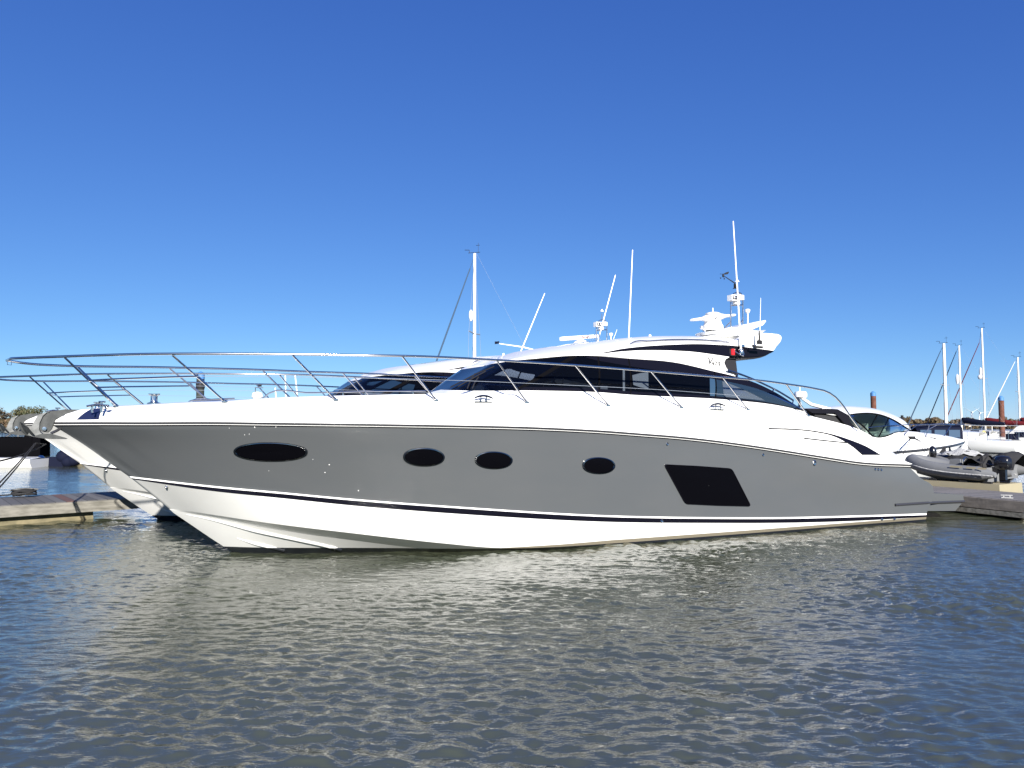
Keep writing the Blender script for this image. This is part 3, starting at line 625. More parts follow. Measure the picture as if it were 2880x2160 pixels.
# ---- portholes and the big hull window
def port(pts, ring, name, glassmat, rimmat, parent):
    P = [];
    for x, y in pts:
        p, n = BF.hit(HB, x, y); P.append((p, n))
    c = sum((p for p, n in P), Vector()) / len(P); N = sum((n for p, n in P), Vector()).normalized()
    k = 1 + ring; fr = MB()
    out = [c + (p - c) * k for p, n in P]
    fr.grid([[p - N * .01 for p in out], [p + N * .022 for p in out], [p + N * .028 for p, n in P], [c + (p - c) * (1 - ring * .35) + N * .012 for p, n in P]], close_u=True)
    f = fr.build(name, rimmat, parent)
    gl = MB(); G_ = [c + (p - c) * (1 - ring * .3) + N * .012 for p, n in P]; C_ = c + N * .012 + N * .01
    gl.grid([G_, [q * .5 + C_ * .5 + N * .004 for q in G_], [q * .02 + C_ * .98 for q in G_]], close_u=True)
    gl.build('pane', glassmat, f); return f
def ell(cx, cy, a, b, tilt=0, sq=2.1, n=44):
    o = []
    for k in range(n):
        t = 2 * math.pi * k / n; x = a * math.copysign(abs(math.cos(t))**(2 / sq), math.cos(t)); y = b * math.copysign(abs(math.sin(t))**(2 / sq), math.sin(t))
        o.append((cx + x * math.cos(tilt) - y * math.sin(tilt), cy + x * math.sin(tilt) + y * math.cos(tilt)))
    return o
for cx, cy, a, b, t in ((761.6, 1269.5, 99, 24.5, .012), (1192, 1284.5, 54, 23.5, .02), (1388, 1293.5, 49, 22.5, .02), (1683, 1308.8, 42.5, 21.5, .02)):
    port(ell(cx, cy, a, b, t, 2.1), .055 if a > 60 else .085, 'porthole', M['pglass'], M['rim'], yacht)
def rpoly(P, r=.1, n=5):
    o = []; L_ = len(P)
    for i in range(L_):
        a, b, c = (np.array(P[(i + k) % L_], float) for k in (-1, 0, 1)); p = b + (a - b) * r; q = b + (c - b) * r
        for t in np.linspace(0, 1, n): o.append(tuple((1 - t)**2 * p + 2 * t * (1 - t) * b + t * t * q))
    return o
def densify(P, m=26.):
    o = []
    for i in range(len(P)):
        a = np.array(P[i]); b = np.array(P[(i + 1) % len(P)]); k = max(1, int(np.linalg.norm(b - a) / m))
        for j in range(k): o.append(tuple(a + (b - a) * j / k))
    return o
port(densify(rpoly([(1867, 1306), (1960, 1310.5), (2056, 1317.5), (2110, 1423), (2020, 1421), (1927, 1416.5)], .09)), .012, 'hull_window', M['pglass'], M['black'], yacht)
def disc(px, py, r, name, mat, bv=HB, t=.02, dome=True):
    p, n = BF.hit(bv, px, py); Mx = n.to_track_quat('Z', 'Y').to_matrix()
    MB().lathe(p, [(r, -.01), (r, t * .5), (r * .7, t), (r * .3, t * .8)], 14, M=Mx).build(name, mat, yacht)
for x, y in ((1876.5, 1248.8), (2146, 1279)): disc(x, y, .028, 'drain_outlet', M['steel'])
disc(2290, 1302, .055, 'shore_power_inlet', M['steel'])
for x in (2461, 2469.5, 2478): disc(x, 1319.5 + (x - 2461) * .1, .028, 'drain_outlet', M['steel'])
for x, y in ((1861, 1465.5), (2515, 1459), (2480, 1460)): disc(x, y, .03, 'bilge_outlet', M['steel'])
disc(469, 1368, .022, 'bow_eye', M['steel'], t=.03)
for x, y, r in ((645, 1204, .008), (716, 1201, .012), (717, 1203, .01), (776, 1201, .012), (688, 1223, .009), (701, 1221, .009), (880, 1292, .008), (926, 1307, .016), (914, 1329, .014), (1008, 1380, .013), (756, 1324, .007)):
    p, n = BF.hit(HB, x, y); r *= .6; MB().lathe(p, [(r, 0), (r * .8, .004)], 7, M=n.to_track_quat('Z', 'Y').to_matrix()).build('white_fleck', M['white2'], yacht)  # tiny white discs on the topsides
# ---- aft quarter: creases, scoop, slit
def surf(kn, n, bv=DB, off=.006): return [p for p in (BF.hit(bv, x, y, off)[0] for x, y in spline(kn, n=n)[:, :2]) if p is not None]
def ridge(kn, r, name, mat='white', n=40, bv=DB):
    q = surf(kn, n, bv, -.3 * r)
    MB().tube(q, [r * min(1, .15 + 4 * min(i, len(q) - 1 - i) / len(q)) for i in range(len(q))], n=8).build(name, M[mat], yacht)
def lip(kn, out, name, n=44):
    """a moulded step: the skin swells out and breaks back under a sharp edge, so the sun leaves a shadow line beneath it"""
    rows = [[], [], []]; K = spline(kn, n=n)[:, :2]
    for i, (x, y) in enumerate(K):
        f = min(1, 6 * i / n, 5 * (n - 1 - i) / n); hs_ = [BF.hit(DB, x, y + d, o_ * f - .004)[0] for d, o_ in ((-16, 0), (0, out), (2.0, 0))]
        if all(h is not None for h in hs_):
            for r, h in zip(rows, hs_): r.append(h)
    mb = MB(); mb.grid(rows[:2]); mb.grid(rows[1:]); mb.build(name, M['white'], yacht, weld=False)
lip([(1830, 1197), (1895, 1192), (2025, 1193), (2156, 1197.5), (2258, 1205), (2331, 1214), (2403, 1236), (2472, 1275)], .05, 'shoulder_step')
lip([(2045, 1212), (2090, 1222), (2188, 1242), (2285, 1259), (2421, 1278)], .035, 'shoulder_step')
def patch2(up_, lo_, n, name, mat, bv=DB, off=.012):
    a = [BF.hit(bv, x, y, off)[0] for x, y in spline(up_, n=n)[:, :2]]; b = [BF.hit(bv, x, y, off)[0] for x, y in spline(lo_, n=n)[:, :2]]
    ok = [i for i in range(n) if a[i] is not None and b[i] is not None]; a = [a[i] for i in ok]; b = [b[i] for i in ok]
    MB().grid([[p + Vector((0, .02, 0)) for p in a], a, [(p + q) / 2 for p, q in zip(a, b)], b, [p + Vector((0, .02, 0)) for p in b]]).build(name, mat, yacht)
patch2([(2159, 1203.8), (2222, 1206), (2294, 1213), (2340, 1222), (2385, 1236), (2439, 1258), (2476, 1279.5)], [(2163, 1207.5), (2222, 1209), (2294, 1216), (2340, 1226), (2376, 1243), (2403, 1261), (2424, 1279.5)], 34, 'side_scoop', M['black'])  # black patch on the skin, painted as the shade inside the recess
MB_ = MB(); q = [BF.hit(DB, x, y, .012)[0] for x, y in ((2424, 1279.3), (2474, 1282.8), (2477, 1280.5), (2450, 1266))]
patch2([(2258.5, 1231), (2320, 1238), (2383, 1244.3)], [(2262, 1234.5), (2320, 1241), (2385, 1247.2)], 10, 'side_slit', M['dark'])

# ---- cleats
def cleat(px, py, w_, h_, parent, bv=DB):
    p, n = BF.hit(bv, px, py + h_); p = p + Vector((0, -.05, 0)); s = (BF.at(px + 1, py, -p.y) - BF.at(px, py, -p.y)).x
    L_, h = w_ * s / 2, h_ * s * .75; mb = MB()
    mb.tube([p + Vector((L_ * t, 0, h + .02 * (1 - t * t) - .02 * t**2)) for t in np.linspace(-1, 1, 9)], [.010, .013, .016, .017, .017, .017, .016, .013, .010])
    mb.tube([p + Vector((-L_ * .3, 0, 0)), p + Vector((-L_ * .3, 0, h))], .010).tube([p + Vector((L_ * .3, 0, 0)), p + Vector((L_ * .3, 0, h))], .010)
    mb.box(p + Vector((0, .02, -.005)), (L_ * 1.9, .05, .01)); return mb.build('deck_cleat', M['rim'], parent)
cleat(1357, 1114, 52, 15, yacht); cleat(2014.5, 1138, 41, 13, yacht)

# ---- guard rail
vr = fn([(-3.27, .0), (-3.2, .25), (-3.0, .55), (-2.6, .85), (-2.0, 1.12), (-1.4, 1.3), (.5, 1.72), (2, 2.02), (4, 2.14), (7, 2.16), (11, 2.14), (13, 2.1)])
RAIL = [(13, 1011.5), (24, 1009), (60, 1007), (181, 1002.5), (400, 996), (581, 995), (800, 996), (981, 998.7), (1200, 1003), (1392, 1012.6), (1617, 1027), (1831, 1044), (2026, 1060.5), (2117, 1068), (2211, 1080), (2294, 1093.5), (2322, 1100), (2345, 1113), (2367, 1136), (2389, 1167), (2419, 1207)]
P = [BF.at(x, y, vr) for x, y in spline(RAIL, n=130)[:, :2]]; P[0].y = 0; P[0] = Vector((P[0].x, 0, P[1].z))
mb = MB(); mb.tube([Vector((p.x, -p.y, p.z)) for p in P[:0:-1]] + P, .019, n=10); rail = mb.build('bow_rail', M['steel'], yacht)
ST = [((182.6, 1006), (327, 1143)), ((485, 999), (633, 1130)), ((823.5, 1000), (945, 1125)), ((1132, 1003.4), (1226, 1125.5)), ((1397.7, 1015), (1481, 1131.6)), ((1619, 1028.5), (1710, 1140.6)), ((1831, 1044.8), (1916, 1146)), ((2033.7, 1063), (2103, 1152)), ((2211.5, 1081.7), (2273, 1169.5))]
RX = [p.x for p in P]
def on_rail(x, y):
    return BF.at(x, y, vr)
mids = []
for (a, b) in ST:
    t0 = on_rail(*a); b0, n0 = BF.hit(DB, *b)
    if b0 is None: b0 = BF.at(*b, vD)
    for s in (1, -1):
        f = lambda q: Vector((q.x, s * q.y, q.z)); mb = MB(); mb.tube([f(t0), f(b0)], .0145, n=8); mb.tube([f(b0 + (t0 - b0) * .07), f(b0)], [.018, .024], n=8); mb.lathe(f(b0), [(.045, -.008), (.045, .008), (.03, .016)], 12); mb.build('stanchion', M['steel'], rail)
    mids.append((t0, b0))
# middle rail at the bow, thin wire aft of it
MR = [(249.5, 1070), (325, 1066), (400, 1063.3), (480, 1060.5), (553.7, 1058.5)]
vmr = lambda u: vr(u) - .02
m_ = [BF.at(x, y, vmr) for x, y in spline(MR, n=20)[:, :2]]
for s in (1, -1): MB().tube([Vector((p.x, s * p.y, p.z)) for p in m_], .0125).build('middle_rail', M['steel'], rail)
MB().tube([m_[0], Vector((m_[0].x, -m_[0].y, m_[0].z))], .0125).build('cross_bar', M['steel'], rail)
WR = [(553.7, 1058.5), (800, 1060.5), (1035, 1063.5), (1313, 1071), (1550, 1081), (1900, 1099), (2080, 1113)]
m_ = [BF.at(x, y, lambda u: vr(u) - .04) for x, y in spline(WR, n=50)[:, :2]]
for s in (1, -1): MB().tube([Vector((p.x, s * p.y, p.z)) for p in m_], .0035, n=5).build('guard_wire', M['wire'], rail)
p = BF.at(21, 1016, .1); MB().tube([p, p + Vector((0, 0, -.05)), p + Vector((.05, 0, -.055)), p + Vector((.05, 0, -.0))], .006, n=6).build('bow_light_bracket', M['steel'], rail)
# foredeck grab rails, windlass, hatch
def grab(kn, v, r=.013, posts=()):
    q = [BF.at(x, y, v) for x, y in spline(kn, n=24)[:, :2]]; mb = MB(); mb.tube(q, r)
    for x, y in posts: t = BF.at(x, y, v); mb.tube([t, t + Vector((0, 0, -.16))], r * .9)
    return mb
mb = grab([(736, 1124), (744, 1116), (754.4, 1107.4), (872, 1105), (1000, 1101.5), (1200, 1099.5), (1331, 1099)], -.75, posts=((965, 1103), (1028, 1101), (1162, 1100))); mb.build('sunpad_rail', M['steel'], yacht)
mb = grab([(524, 1136), (531, 1130), (540, 1126.5), (570, 1125), (640, 1121.5), (660, 1121)], -.5); mb.tube([BF.at(x, y, -.5) for x, y in ((541, 1130), (600, 1128), (640, 1126))], .02); mb.build('hatch_rail', M['steel'], yacht)
p = BF.at(433, 1137, .25); mb = MB(); mb.lathe(p, [(.10, -.1), (.10, .02), (.055, .035), (.05, .06), (.05, .13), (.085, .15), (.085, .165)], 20); mb.build('windlass', M['steel'], yacht)
# dark panel at the bow fairlead, with its cleat
lf_ = spline([(258, 1150.6), (240, 1161), (226, 1171.5), (216, 1181)], n=8)[:, :2]; rt_ = spline([(291, 1148.4), (286, 1157), (281, 1169), (278.5, 1180)], n=8)[:, :2]
rows = []
for a_, b_ in zip(lf_, rt_):
    rr = []
    for f in np.linspace(0, 1, 5):
        x, y = a_ * (1 - f) + b_ * f; h = BF.hit(DB, x, y, .008)[0]
        if h is None: h = BF.at(x, y, lambda u: vD(u) - .02)
        rr.append(h)
    rows.append(rr)
MB().grid(rows).build('fairlead_panel', M['navy'], yacht)
p = BF.at(281, 1149, .62); mb = MB()
mb.tube([p + Vector((-.17, -.02, .03)), p + Vector((-.05, -.02, .055)), p + Vector((.12, -.02, .04))], .016); mb.tube([p + Vector((-.10, 0, -.06)), p + Vector((-.10, 0, .05))], .015); mb.tube([p + Vector((.02, 0, -.06)), p + Vector((.02, 0, .10))], .018); mb.tube([p + Vector((-.02, 0, .1)), p + Vector((.07, 0, .1))], .012); mb.ball(p + Vector((.09, 0, .02)), .03); mb.build('bow_cleat', M['steel'], yacht)

# ---- anchor on the bow roller
def anchor(parent):
    u = lambda x, y, v: BF.at(x, y, v)
    mb = MB()   # shank: broad plate from the roller bent down over the stem
    A_ = [(222, 1152), (180, 1151.5), (138, 1158), (122, 1168), (113, 1184), (110, 1200), (112, 1209), (120, 1216), (134, 1217), (144, 1208), (149, 1196), (151, 1188), (158, 1178), (185, 1164)]
    mb.prism([u(x, y, .06) for x, y in A_], (0, .09, 0)); sh = mb.build('anchor', M['galvdark'], parent, angle=30)
    mb = MB(); mb.prism([u(x, y, .085) for x, y in ((138, 1158.5), (123, 1161), (106, 1168), (95, 1186), (87, 1205), (78, 1224), (98, 1229), (122, 1231), (128, 1226), (113, 1216), (110, 1208), (111, 1190), (120, 1170), (131, 1160))], (0, .17, 0)); mb.build('fluke_crown', M['galv'], sh, angle=30)
    mb = MB()   # left fluke, curved blade seen edge on
    L0 = [u(x, y, -.05) for x, y in spline([(56, 1187), (60, 1200), (68, 1214), (78, 1225)], n=10)[:, :2]]; L1 = [u(x, y, .22) for x, y in spline([(64, 1190), (74, 1196), (82, 1205), (90, 1214)], n=10)[:, :2]]
    mb.grid([L0, L1, [p + Vector((.02, 0, -.03)) for p in L1], [p + Vector((.03, 0, -.03)) for p in L0]], close_u=False); mb.tube(L0, [.012 + .012 * math.sin(i / 9 * math.pi) for i in range(10)]); mb.build('fluke', M['galvdark'], sh)
    mb = MB(); mb.prism([u(x, y, .30) for x, y in ((122, 1219), (143, 1219.5), (165, 1226), (190, 1233), (186, 1235), (150, 1235), (128, 1234), (96, 1229), (100, 1225))], (0, .03, 0)); mb.build('fluke', M['galvdark'], sh, angle=30)
    mb = MB(); mb.tube([u(170, 1205, .06), u(160, 1211, .10), u(143, 1219, .12)], .022); mb.build('anchor_stop_bar', M['rub'], sh)
    c = u(125, 1206, .075); MB().lathe(c, [(.03, -.01), (.03, .02), (.012, .022)], 10, M=Matrix.Rotation(math.pi / 2, 3, 'X')).build('anchor_bolt', M['steel'], sh)
anchor(yacht)

# ---- roof gear
def whip(bx, by, tx, ty, v, r0, r1, name='whip_antenna', mat='white2', parent=yacht):
    a = BF.at(bx, by, v); b = BF.at(tx, ty, v); o = MB().tube([(0, 0, 0), (b - a) * .5, b - a], [r0, (r0 + r1) * .5, r1], n=8).build(name, M[mat], parent, loc=a); return o
mast_parts = []
antP = whip(2084, 984, 2062, 622, 1.52, .019, .011); antS = whip(1768, 957, 1779, 703, -1.52, .019, .011)
p = BF.at(2084, 990, 1.5); mb = MB(); mb.lathe(p, [(.05, -.05), (.06, 0), (.045, .05), (.028, .09)], 12); mb.tube([p + Vector((-.18, .02, .02)), p + Vector((-.08, -.05, -.06)), p + Vector((0, -.06, -.08)), p + Vector((.06, -.02, -.02))], .014); mb.box(p + Vector((.03, 0, .13)), (.10, .05, .05)); mb.build('antenna_mount', M['steel'], yacht)
p = BF.at(2060, 990.5, V1 + .02); mb = MB(); mb.lathe(p, [(.042, -.065), (.05, -.055), (.05, .055), (.042, .065)], 16); nl = mb.build('navigation_light', M['red'], yacht); mb = MB(); mb.box(p + Vector((-.07, .02, 0)), (.04, .07, .14)); mb.box(p + Vector((0, .02, .072)), (.13, .1, .014)).box(p + Vector((0, .02, -.072)), (.13, .1, .014)); mb.build('light_housing', M['dark'], nl)
whip(2137, 940, 2139.6, 838, 1.5, .008, .004)
p = BF.at(2136, 960, V1 + .19); mb = MB(); mb.tube([p + Vector((0, 0, .22)), p + Vector((0, 0, .05)), p + Vector((-.01, 0, -.06))], [.012, .02, .02]); mb.box(p + Vector((.0, 0, -.02)), (.10, .05, .08)).box(p + Vector((-.03, 0, -.12)), (.22, .03, .045)); mb.box(p + Vector((-.17, 0, -.1)), (.04, .03, .04)); mb.build('whip_mount', M['dark'], yacht)
# roof rail
q = [BF.at(x, y, 1.36) for x, y in spline([(1770, 970.5), (1778, 964.5), (1830, 959), (1900, 955.3), (1954, 955.6), (2026, 959.5), (2046, 962.5), (2053, 966), (2048, 967.5)], n=44)[:, :2]]
mb = MB(); mb.tube(q, .014)
for x, y in ((1874, 957), (1962, 956.3)): t = BF.at(x, y, 1.36); mb.tube([t, t + Vector((0, .02, -.07))], .012)
mb.build('roof_rail', M['steel'], yacht)
p = BF.at(1828, 952, 0); MB().lathe(p, [(.03, -.05), (.03, .06), (.022, .085)], 12).build('horn', M['white2'], yacht)
# lower and upper platform of the radar
def plate(top, bot, v, name, mat, taper=.55):
    a = [BF.at(x, y, 0) for x, y in top + bot[::-1]]; n = len(a); c = sum(a, Vector()) / n; rows = []
    for f, s in ((-1, .62), (-.8, .86), (-.4, .97), (0, 1), (.4, .97), (.8, .86), (1, .62)):
        rows.append([Vector((c.x + (p.x - c.x) * s, f * v, c.z + (p.z - c.z) * (1 if abs(f) < .9 else .4))) for p in a])
    mb = MB(); mb.grid(rows, close_u=True); mb.add(rows[0], [tuple(range(n))]); mb.add(rows[-1], [tuple(range(n))]); mb.build(name, mat, yacht, angle=40)
plate([(1934, 952.5), (1980, 945), (2026, 938.5), (2070, 937), (2124, 936)], [(1934, 955), (1985, 955), (2040, 958.5), (2066, 960.5), (2094, 948)], .62, 'radar_platform', M['white'])
plate([(1977, 934), (2000, 931), (2034, 928.5), (2054, 919.5), (2090, 912.5), (2128, 907.5)], [(1979, 943), (2010, 943), (2050, 941), (2081, 936), (2106, 925), (2129, 911)], .5, 'radar_platform', M['white'])
p = BF.at(2006, 952, 0); MB().box(p, (.3, .5, .14)).build('platform_foot', M['steel'], yacht, smooth=False)
# radar: pedestal, scanner bar, dome on top
c = BF.at(2005, 930, 0); s_ = (BF.at(2006, 930, 0) - BF.at(2005, 930, 0)).x
rad = MB().lathe((0, 0, 0), [(.23, 0), (.23, .10), (.20, .15), (.18, .22), (.185, .28), (.17, .34), (.10, .37), (.05, .38)], 24).build('radar', M['white2'], yacht, loc=c)
mb = MB()
sec = [(-.74, .008, .055), (-.72, .04, .08), (-.40, .055, .085), (-.24, .10, .13), (0, .12, .2), (.24, .10, .13), (.40, .055, .085), (.72, .045, .08), (.75, .02, .06)]
rows = [[Vector((x, w2 * math.cos(a), h2 * math.sin(a) * .75)) for a in np.linspace(0, 6.283, 14, endpoint=False)] for x, h2, w2 in sec]
mb.grid(rows, close_u=True); mb.add(rows[0], [tuple(range(14))]); mb.add(rows[-1], [tuple(range(14))]); scn = mb.build('scanner', M['white2'], rad, loc=(0.02, 0, .30))
scn.rotation_euler = (0, -.16, .18)
cd = BF.at(2005, 883, 0) - c; mb = MB(); mb.lathe(cd, [(.06, -.06), (.10, -.035), (.165, -.01), (.17, .005), (.12, .03), (.03, .045), (.012, .05), (.01, .14)], 24); mb.build('dome', M['white2'], rad)
mb = MB(); mb.prism([Vector((x, -.2, z)) for x, z in ((-.10, .27), (-.06, .27), (-.09, .24))], (0, -.03, 0)); mb.build('maker_mark', M['dark'], rad, smooth=False)
p = BF.at(1973, 921.5, .1); MB().ball(p, .045, sc=(.8, 1, 1)).tube([p, p + Vector((.09, 0, -.06)), p + Vector((.09, 0, -.12))], .018).build('searchlight', M['lamp'], yacht)
# mast frame with lights
g = lambda x, y, v=0.: BF.at(x, y, v)
fw = .17
mb = MB()
a0, a1, b0, b1 = g(2055.5, 919), g(2055.5, 850), g(2089.5, 911), g(2089.5, 846)
mb.tube([a0, a1, g(2057, 836), g(2064, 826), g(2074, 822), g(2083, 825), g(2089, 836), b1, b0], .016); mb.tube([g(2056, 859.5), g(2089, 857.5)], .013); mb.tube([g(2034, 926), g(2056, 904)], .014).tube([g(2072, 920), g(2089, 900)], .014); mb.tube([g(2072.5, 824), g(2072.5, 800)], .014)
fr = mb.build('mast_frame', M['steel'], yacht)
p = g(2063, 838.5, .06); mb = MB(); mb.box(p, (.23, .16, .13)); mb.build('deck_light', M['white2'], fr, smooth=False)
mb = MB(); mb.box(p + Vector((-.005, -.085, .0)), (.17, .012, .09)); mb.build('light_bezel', M['dark'], fr, smooth=False)
mb = MB(); mb.ball(p + Vector((-.045, -.085, 0)), .034, sc=(1, .5, 1)).ball(p + Vector((.04, -.085, 0)), .034, sc=(1, .5, 1)); mb.build('lamp', M['lamp'], fr)
MB().box(g(2080, 837, .02), (.16, .12, .11)).build('loudhailer', M['white2'], fr, smooth=False)
MB().box(g(2070.5, 852.5, .03), (.14, .1, .06)).box(g(2070.5, 850, .03), (.1, .08, .05)).build('camera_housing', M['white2'], fr, smooth=False)
MB().lathe(g(2073, 793, 0), [(.055, 0), (.05, .012), (.02, .05), (.01, .07)], 14).build('anchor_light', M['white2'], fr)
mb = MB(); mb.tube([g(2070, 803), g(2066, 796), g(2036, 776)], [.018, .014, .008]); mb.box(g(2068, 804, 0), (.05, .05, .09)); mb.tube([g(2062, 811), g(2072, 811)], .01)
mb.ball(g(2034, 775), .035, sc=(.7, .7, 1.3)); mb.ball(g(2027, 782), .016).ball(g(2037, 783.5), .018, sc=(.7, .7, 1.4))
mb.prism([g(x, y, .008) for x, y in ((2035, 771), (2041, 766.5), (2049.5, 763.8), (2050, 767), (2047, 771), (2041, 772))], (0, .012, 0)); mb.tube([g(2033, 771), g(2025, 770.5)], .005); mb.build('wind_sensor', M['dark'], fr)
p = g(2103, 909); mb = MB(); mb.tube([p, g(2103, 881)], .014); mb.lathe(g(2102.5, 881), [(.03, 0), (.05, .03), (.062, .07), (.055, .09), (.02, .10)], 16); mb.build('satellite_receiver', M['white2'], yacht)
# tail grab rail
q = [BF.at(x, y, 1.66) for x, y in spline([(2045, 1041), (2075, 1050), (2117, 1066), (2150, 1081), (2190, 1101), (2231, 1126)], n=20)[:, :2]]; mb = MB(); mb.tube(q, .02)
for x, y, x2, y2 in ((2075, 1051, 2073, 1060), (2176, 1094, 2173, 1102), (2231, 1126, 2228, 1138)): mb.tube([BF.at(x, y, 1.66), BF.at(x2, y2, 1.7)], .014)
mb.build('tail_rail', M['steel'], yacht)
# wipers
for kn in ([(1269, 1093), (1300, 1077), (1340, 1056), (1392, 1035)], [(1290, 1091), (1330, 1069), (1350, 1058), (1368, 1048)], [(1316, 1096), (1326, 1073), (1338, 1055)], [(1330, 1096), (1338, 1078), (1348, 1064)]):
    q = [BF.hit(CBV, x, y, .03)[0] for x, y in spline(kn, n=8)[:, :2]]; q = [p for p in q if p is not None]
    if len(q) > 2: MB().tube(q, .011, n=6).build('wiper', M['dark'], yacht)

# ---- the sister boat: same mould, white hull
sis = copy_tree(yacht); sx, sy = -1.1, 5.15
sis.location = Vector((O2.x, O2.y, 0)) + Vector((BF.A[0] * sx + BF.L[0] * sy, BF.A[1] * sx + BF.L[1] * sy, 0))
tag(sis, 'white-hulled motor yacht moored just beyond the grey-hulled yacht, its bow showing on the left', 'yacht')
for ch in list(sis.children):
    n = ch.name.split('.')[0]
    if n == 'hull':
        ch.data = ch.data.copy(); ch.data.materials[0] = M['bottom']
    if n == 'bathing_platform': ch.data = ch.data.copy(); ch.data.materials[0] = M['white']
    if n in ('lettering', 'porthole', 'hull_window', 'white_fleck', 'drain_outlet', 'shore_power_inlet', 'bilge_outlet'):
        for g2 in list(ch.children): bpy.data.objects.remove(g2)
        bpy.data.objects.remove(ch); continue
    if n == 'radar':
        for g2 in list(ch.children): bpy.data.objects.remove(g2)
        bpy.data.objects.remove(ch); continue
    if n == 'whip_antenna': ch.rotation_euler = (0, .36, 0)
    if n in ('whip_antenna', 'antenna_mount', 'whip_mount', 'radar_platform', 'platform_foot', 'searchlight', 'mast_frame', 'satellite_receiver'): ch.location.x += .70
    if n == 'mast_frame':
        for g2 in list(ch.children):
            if g2.name.split('.')[0] == 'wind_sensor': bpy.data.objects.remove(g2)
sl_ = lambda x, y, v=0: BF.at(x, y, v - sy) - Vector((sx, sy, 0))
c = sl_(1634, 972); MB_ = MB().lathe((0, 0, 0), [(.26, -.1), (.25, .0), (.22, .09), (.13, .15), (.07, .17), (.06, .22)], 20); rad2 = MB_.build('radar', M['white2'], sis, loc=c)
a_, b_ = sl_(1576, 953.5, .25) - c, sl_(1681, 945.5, -.25) - c; d_ = (b_ - a_).normalized(); up_v = Vector((0, 0, 1)); n_v = d_.cross(up_v).normalized(); up_v = n_v.cross(d_)
ring = lambda q, w_, h_: [q + n_v * (w_ * math.copysign(abs(math.cos(t))**.6, math.cos(t))) + up_v * (h_ * math.copysign(abs(math.sin(t))**.6, math.sin(t))) for t in np.linspace(0, 6.2832, 16, endpoint=False)]
rr_ = [ring(a_, .02, .02), ring(a_ + d_ * .01, .05, .05), ring(a_ + d_ * .05, .06, .06), ring(b_ - d_ * .05, .06, .055), ring(b_ - d_ * .01, .05, .05), ring(b_, .02, .02)]
mb = MB(); mb.grid(rr_, close_u=True); mb.add(rr_[0], [tuple(range(16))]); mb.add(rr_[-1], [tuple(range(16))]); mb.tube([(a_ + b_) / 2 + Vector((0, 0, -.12)), (a_ + b_) / 2], .05); mb.build('scanner', M['white2'], rad2)
text('Raymarine', .085, 'scanner_lettering', M['redletter'], rad2, a_.lerp(b_, .52) + n_v * .066 - up_v * .022, d_, up_v, ext=.002)
MB().tube([sl_(1532, 992), sl_(1470, 976), sl_(1404, 966.5)], [.025, .02, .012]).build('flag_staff', M['white2'], sis)
mb = MB(); mb.grid([[sl_(1391.5 + q * 2.6, 960 + .5 * math.sin(q), .02 * math.sin(q * 2)) for q in range(6)], [sl_(1391.5 + q * 2.3, 968 - q * .3, .02 * math.sin(q * 2 + 1)) for q in range(6)]]); fl = mb.build('flag', M['navycloth'], [c for c in sis.children if c.name.startswith('flag_staff')][0])

# ------------------------------------------------------------------ left pontoon, ropes and small craft
rx = Vector((.77, .64, 0)).normalized()
pA = atz(0, 1424, .42); rzp = math.atan2(.64, .77)
t = thing('finger_pontoon', (pA.x, pA.y, 0), 'timber finger pontoon with grey and red boards at the left edge, beyond the bows', 'pontoon', rzp)
MB().box((-1.1, 1.17, .40), (7.4, 2.1, .05)).build('deck_boards', M['planks'], t, smooth=False)
mb = MB(); mb.box((-1.1, .06, .30), (7.4, .12, .23)); mb.build('edge_beam', M['concrete'], t, smooth=False)
MB().box((-1.1, 2.29, .30), (7.4, .12, .23)).build('edge_beam', M['concrete'], t, smooth=False)
MB().box((2.67, 1.17, .30), (.1, 2.1, .23)).build('end_beam', M['concrete'], t, smooth=False)
for x in (-.06, -3.6):
    mb = MB(); mb.box((x + .95, 1.0, .02), (1.75, 1.6, .34), top=(.98, .98)); mb.build('float', M['float'], t, angle=20)
MB().box((-1.6, .03, .165), (2.4, .05, .05)).build('rubbing_strip', M['pile'], t, smooth=False)
c = atz(67, 1394, .46); mb = MB()
mb.tube([(-.28, 0, .13), (-.12, 0, .15), (.12, 0, .15), (.28, 0, .13)], [.018, .03, .03, .018]).tube([(-.08, 0, 0), (-.08, 0, .14)], .028).tube([(.08, 0, 0), (.08, 0, .14)], .028); cl = mb.build('dock_cleat', M['galv']); cl.location = c; cl.rotation_euler = (0, 0, rzp); tag(cl, 'galvanised cleat on the left finger pontoon with rope wound round it', 'cleat')
mb = MB(); pts = []
for k in range(150):
    a = k * .42; r0 = .10 + .10 * abs(math.sin(k * .11)); pts.append((r0 * 1.25 * math.cos(a), r0 * .8 * math.sin(a), .03 + .10 * (k / 150) + .03 * math.sin(k * .7)))
pts += [(-.3, .05, .03), (-.5, .02, .03), (-.62, -.02, .035)]
mb.tube(pts, .017, n=6); o = mb.build('coiled_rope', M['rope']); o.location = c; o.rotation_euler = (0, 0, rzp); tag(o, 'dark rope coiled round the cleat on the left finger pontoon', 'rope')
def line(a, b, sag, r, name, label, grp=None, mat='rope', n=20, cat='rope'):
    mb = MB(); mb.tube([a.lerp(b, q) + Vector((0, 0, -sag * 4 * q * (1 - q))) for q in np.linspace(0, 1, n)], r, n=6); return tag(mb.build(name, M[mat]), label, cat, grp)
def bw(p): return Vector((O2.x, O2.y, 0)) + Vector((BF.A[0] * p.x + BF.L[0] * p.y, BF.A[1] * p.x + BF.L[1] * p.y, p.z))
bowp = Vector((O2.x, O2.y, 0)) + Vector((BF.A[0] * -2.55, BF.A[1] * -2.55, 1.95)); sisb = bowp + (sis.location - yacht.location)
line(sisb + Vector((.35, .1, -.25)), atd(-30, 1302, 11.0), .05, .014, 'mooring_line', 'thick dark mooring line running flattest from the white yacht bow to the left edge')
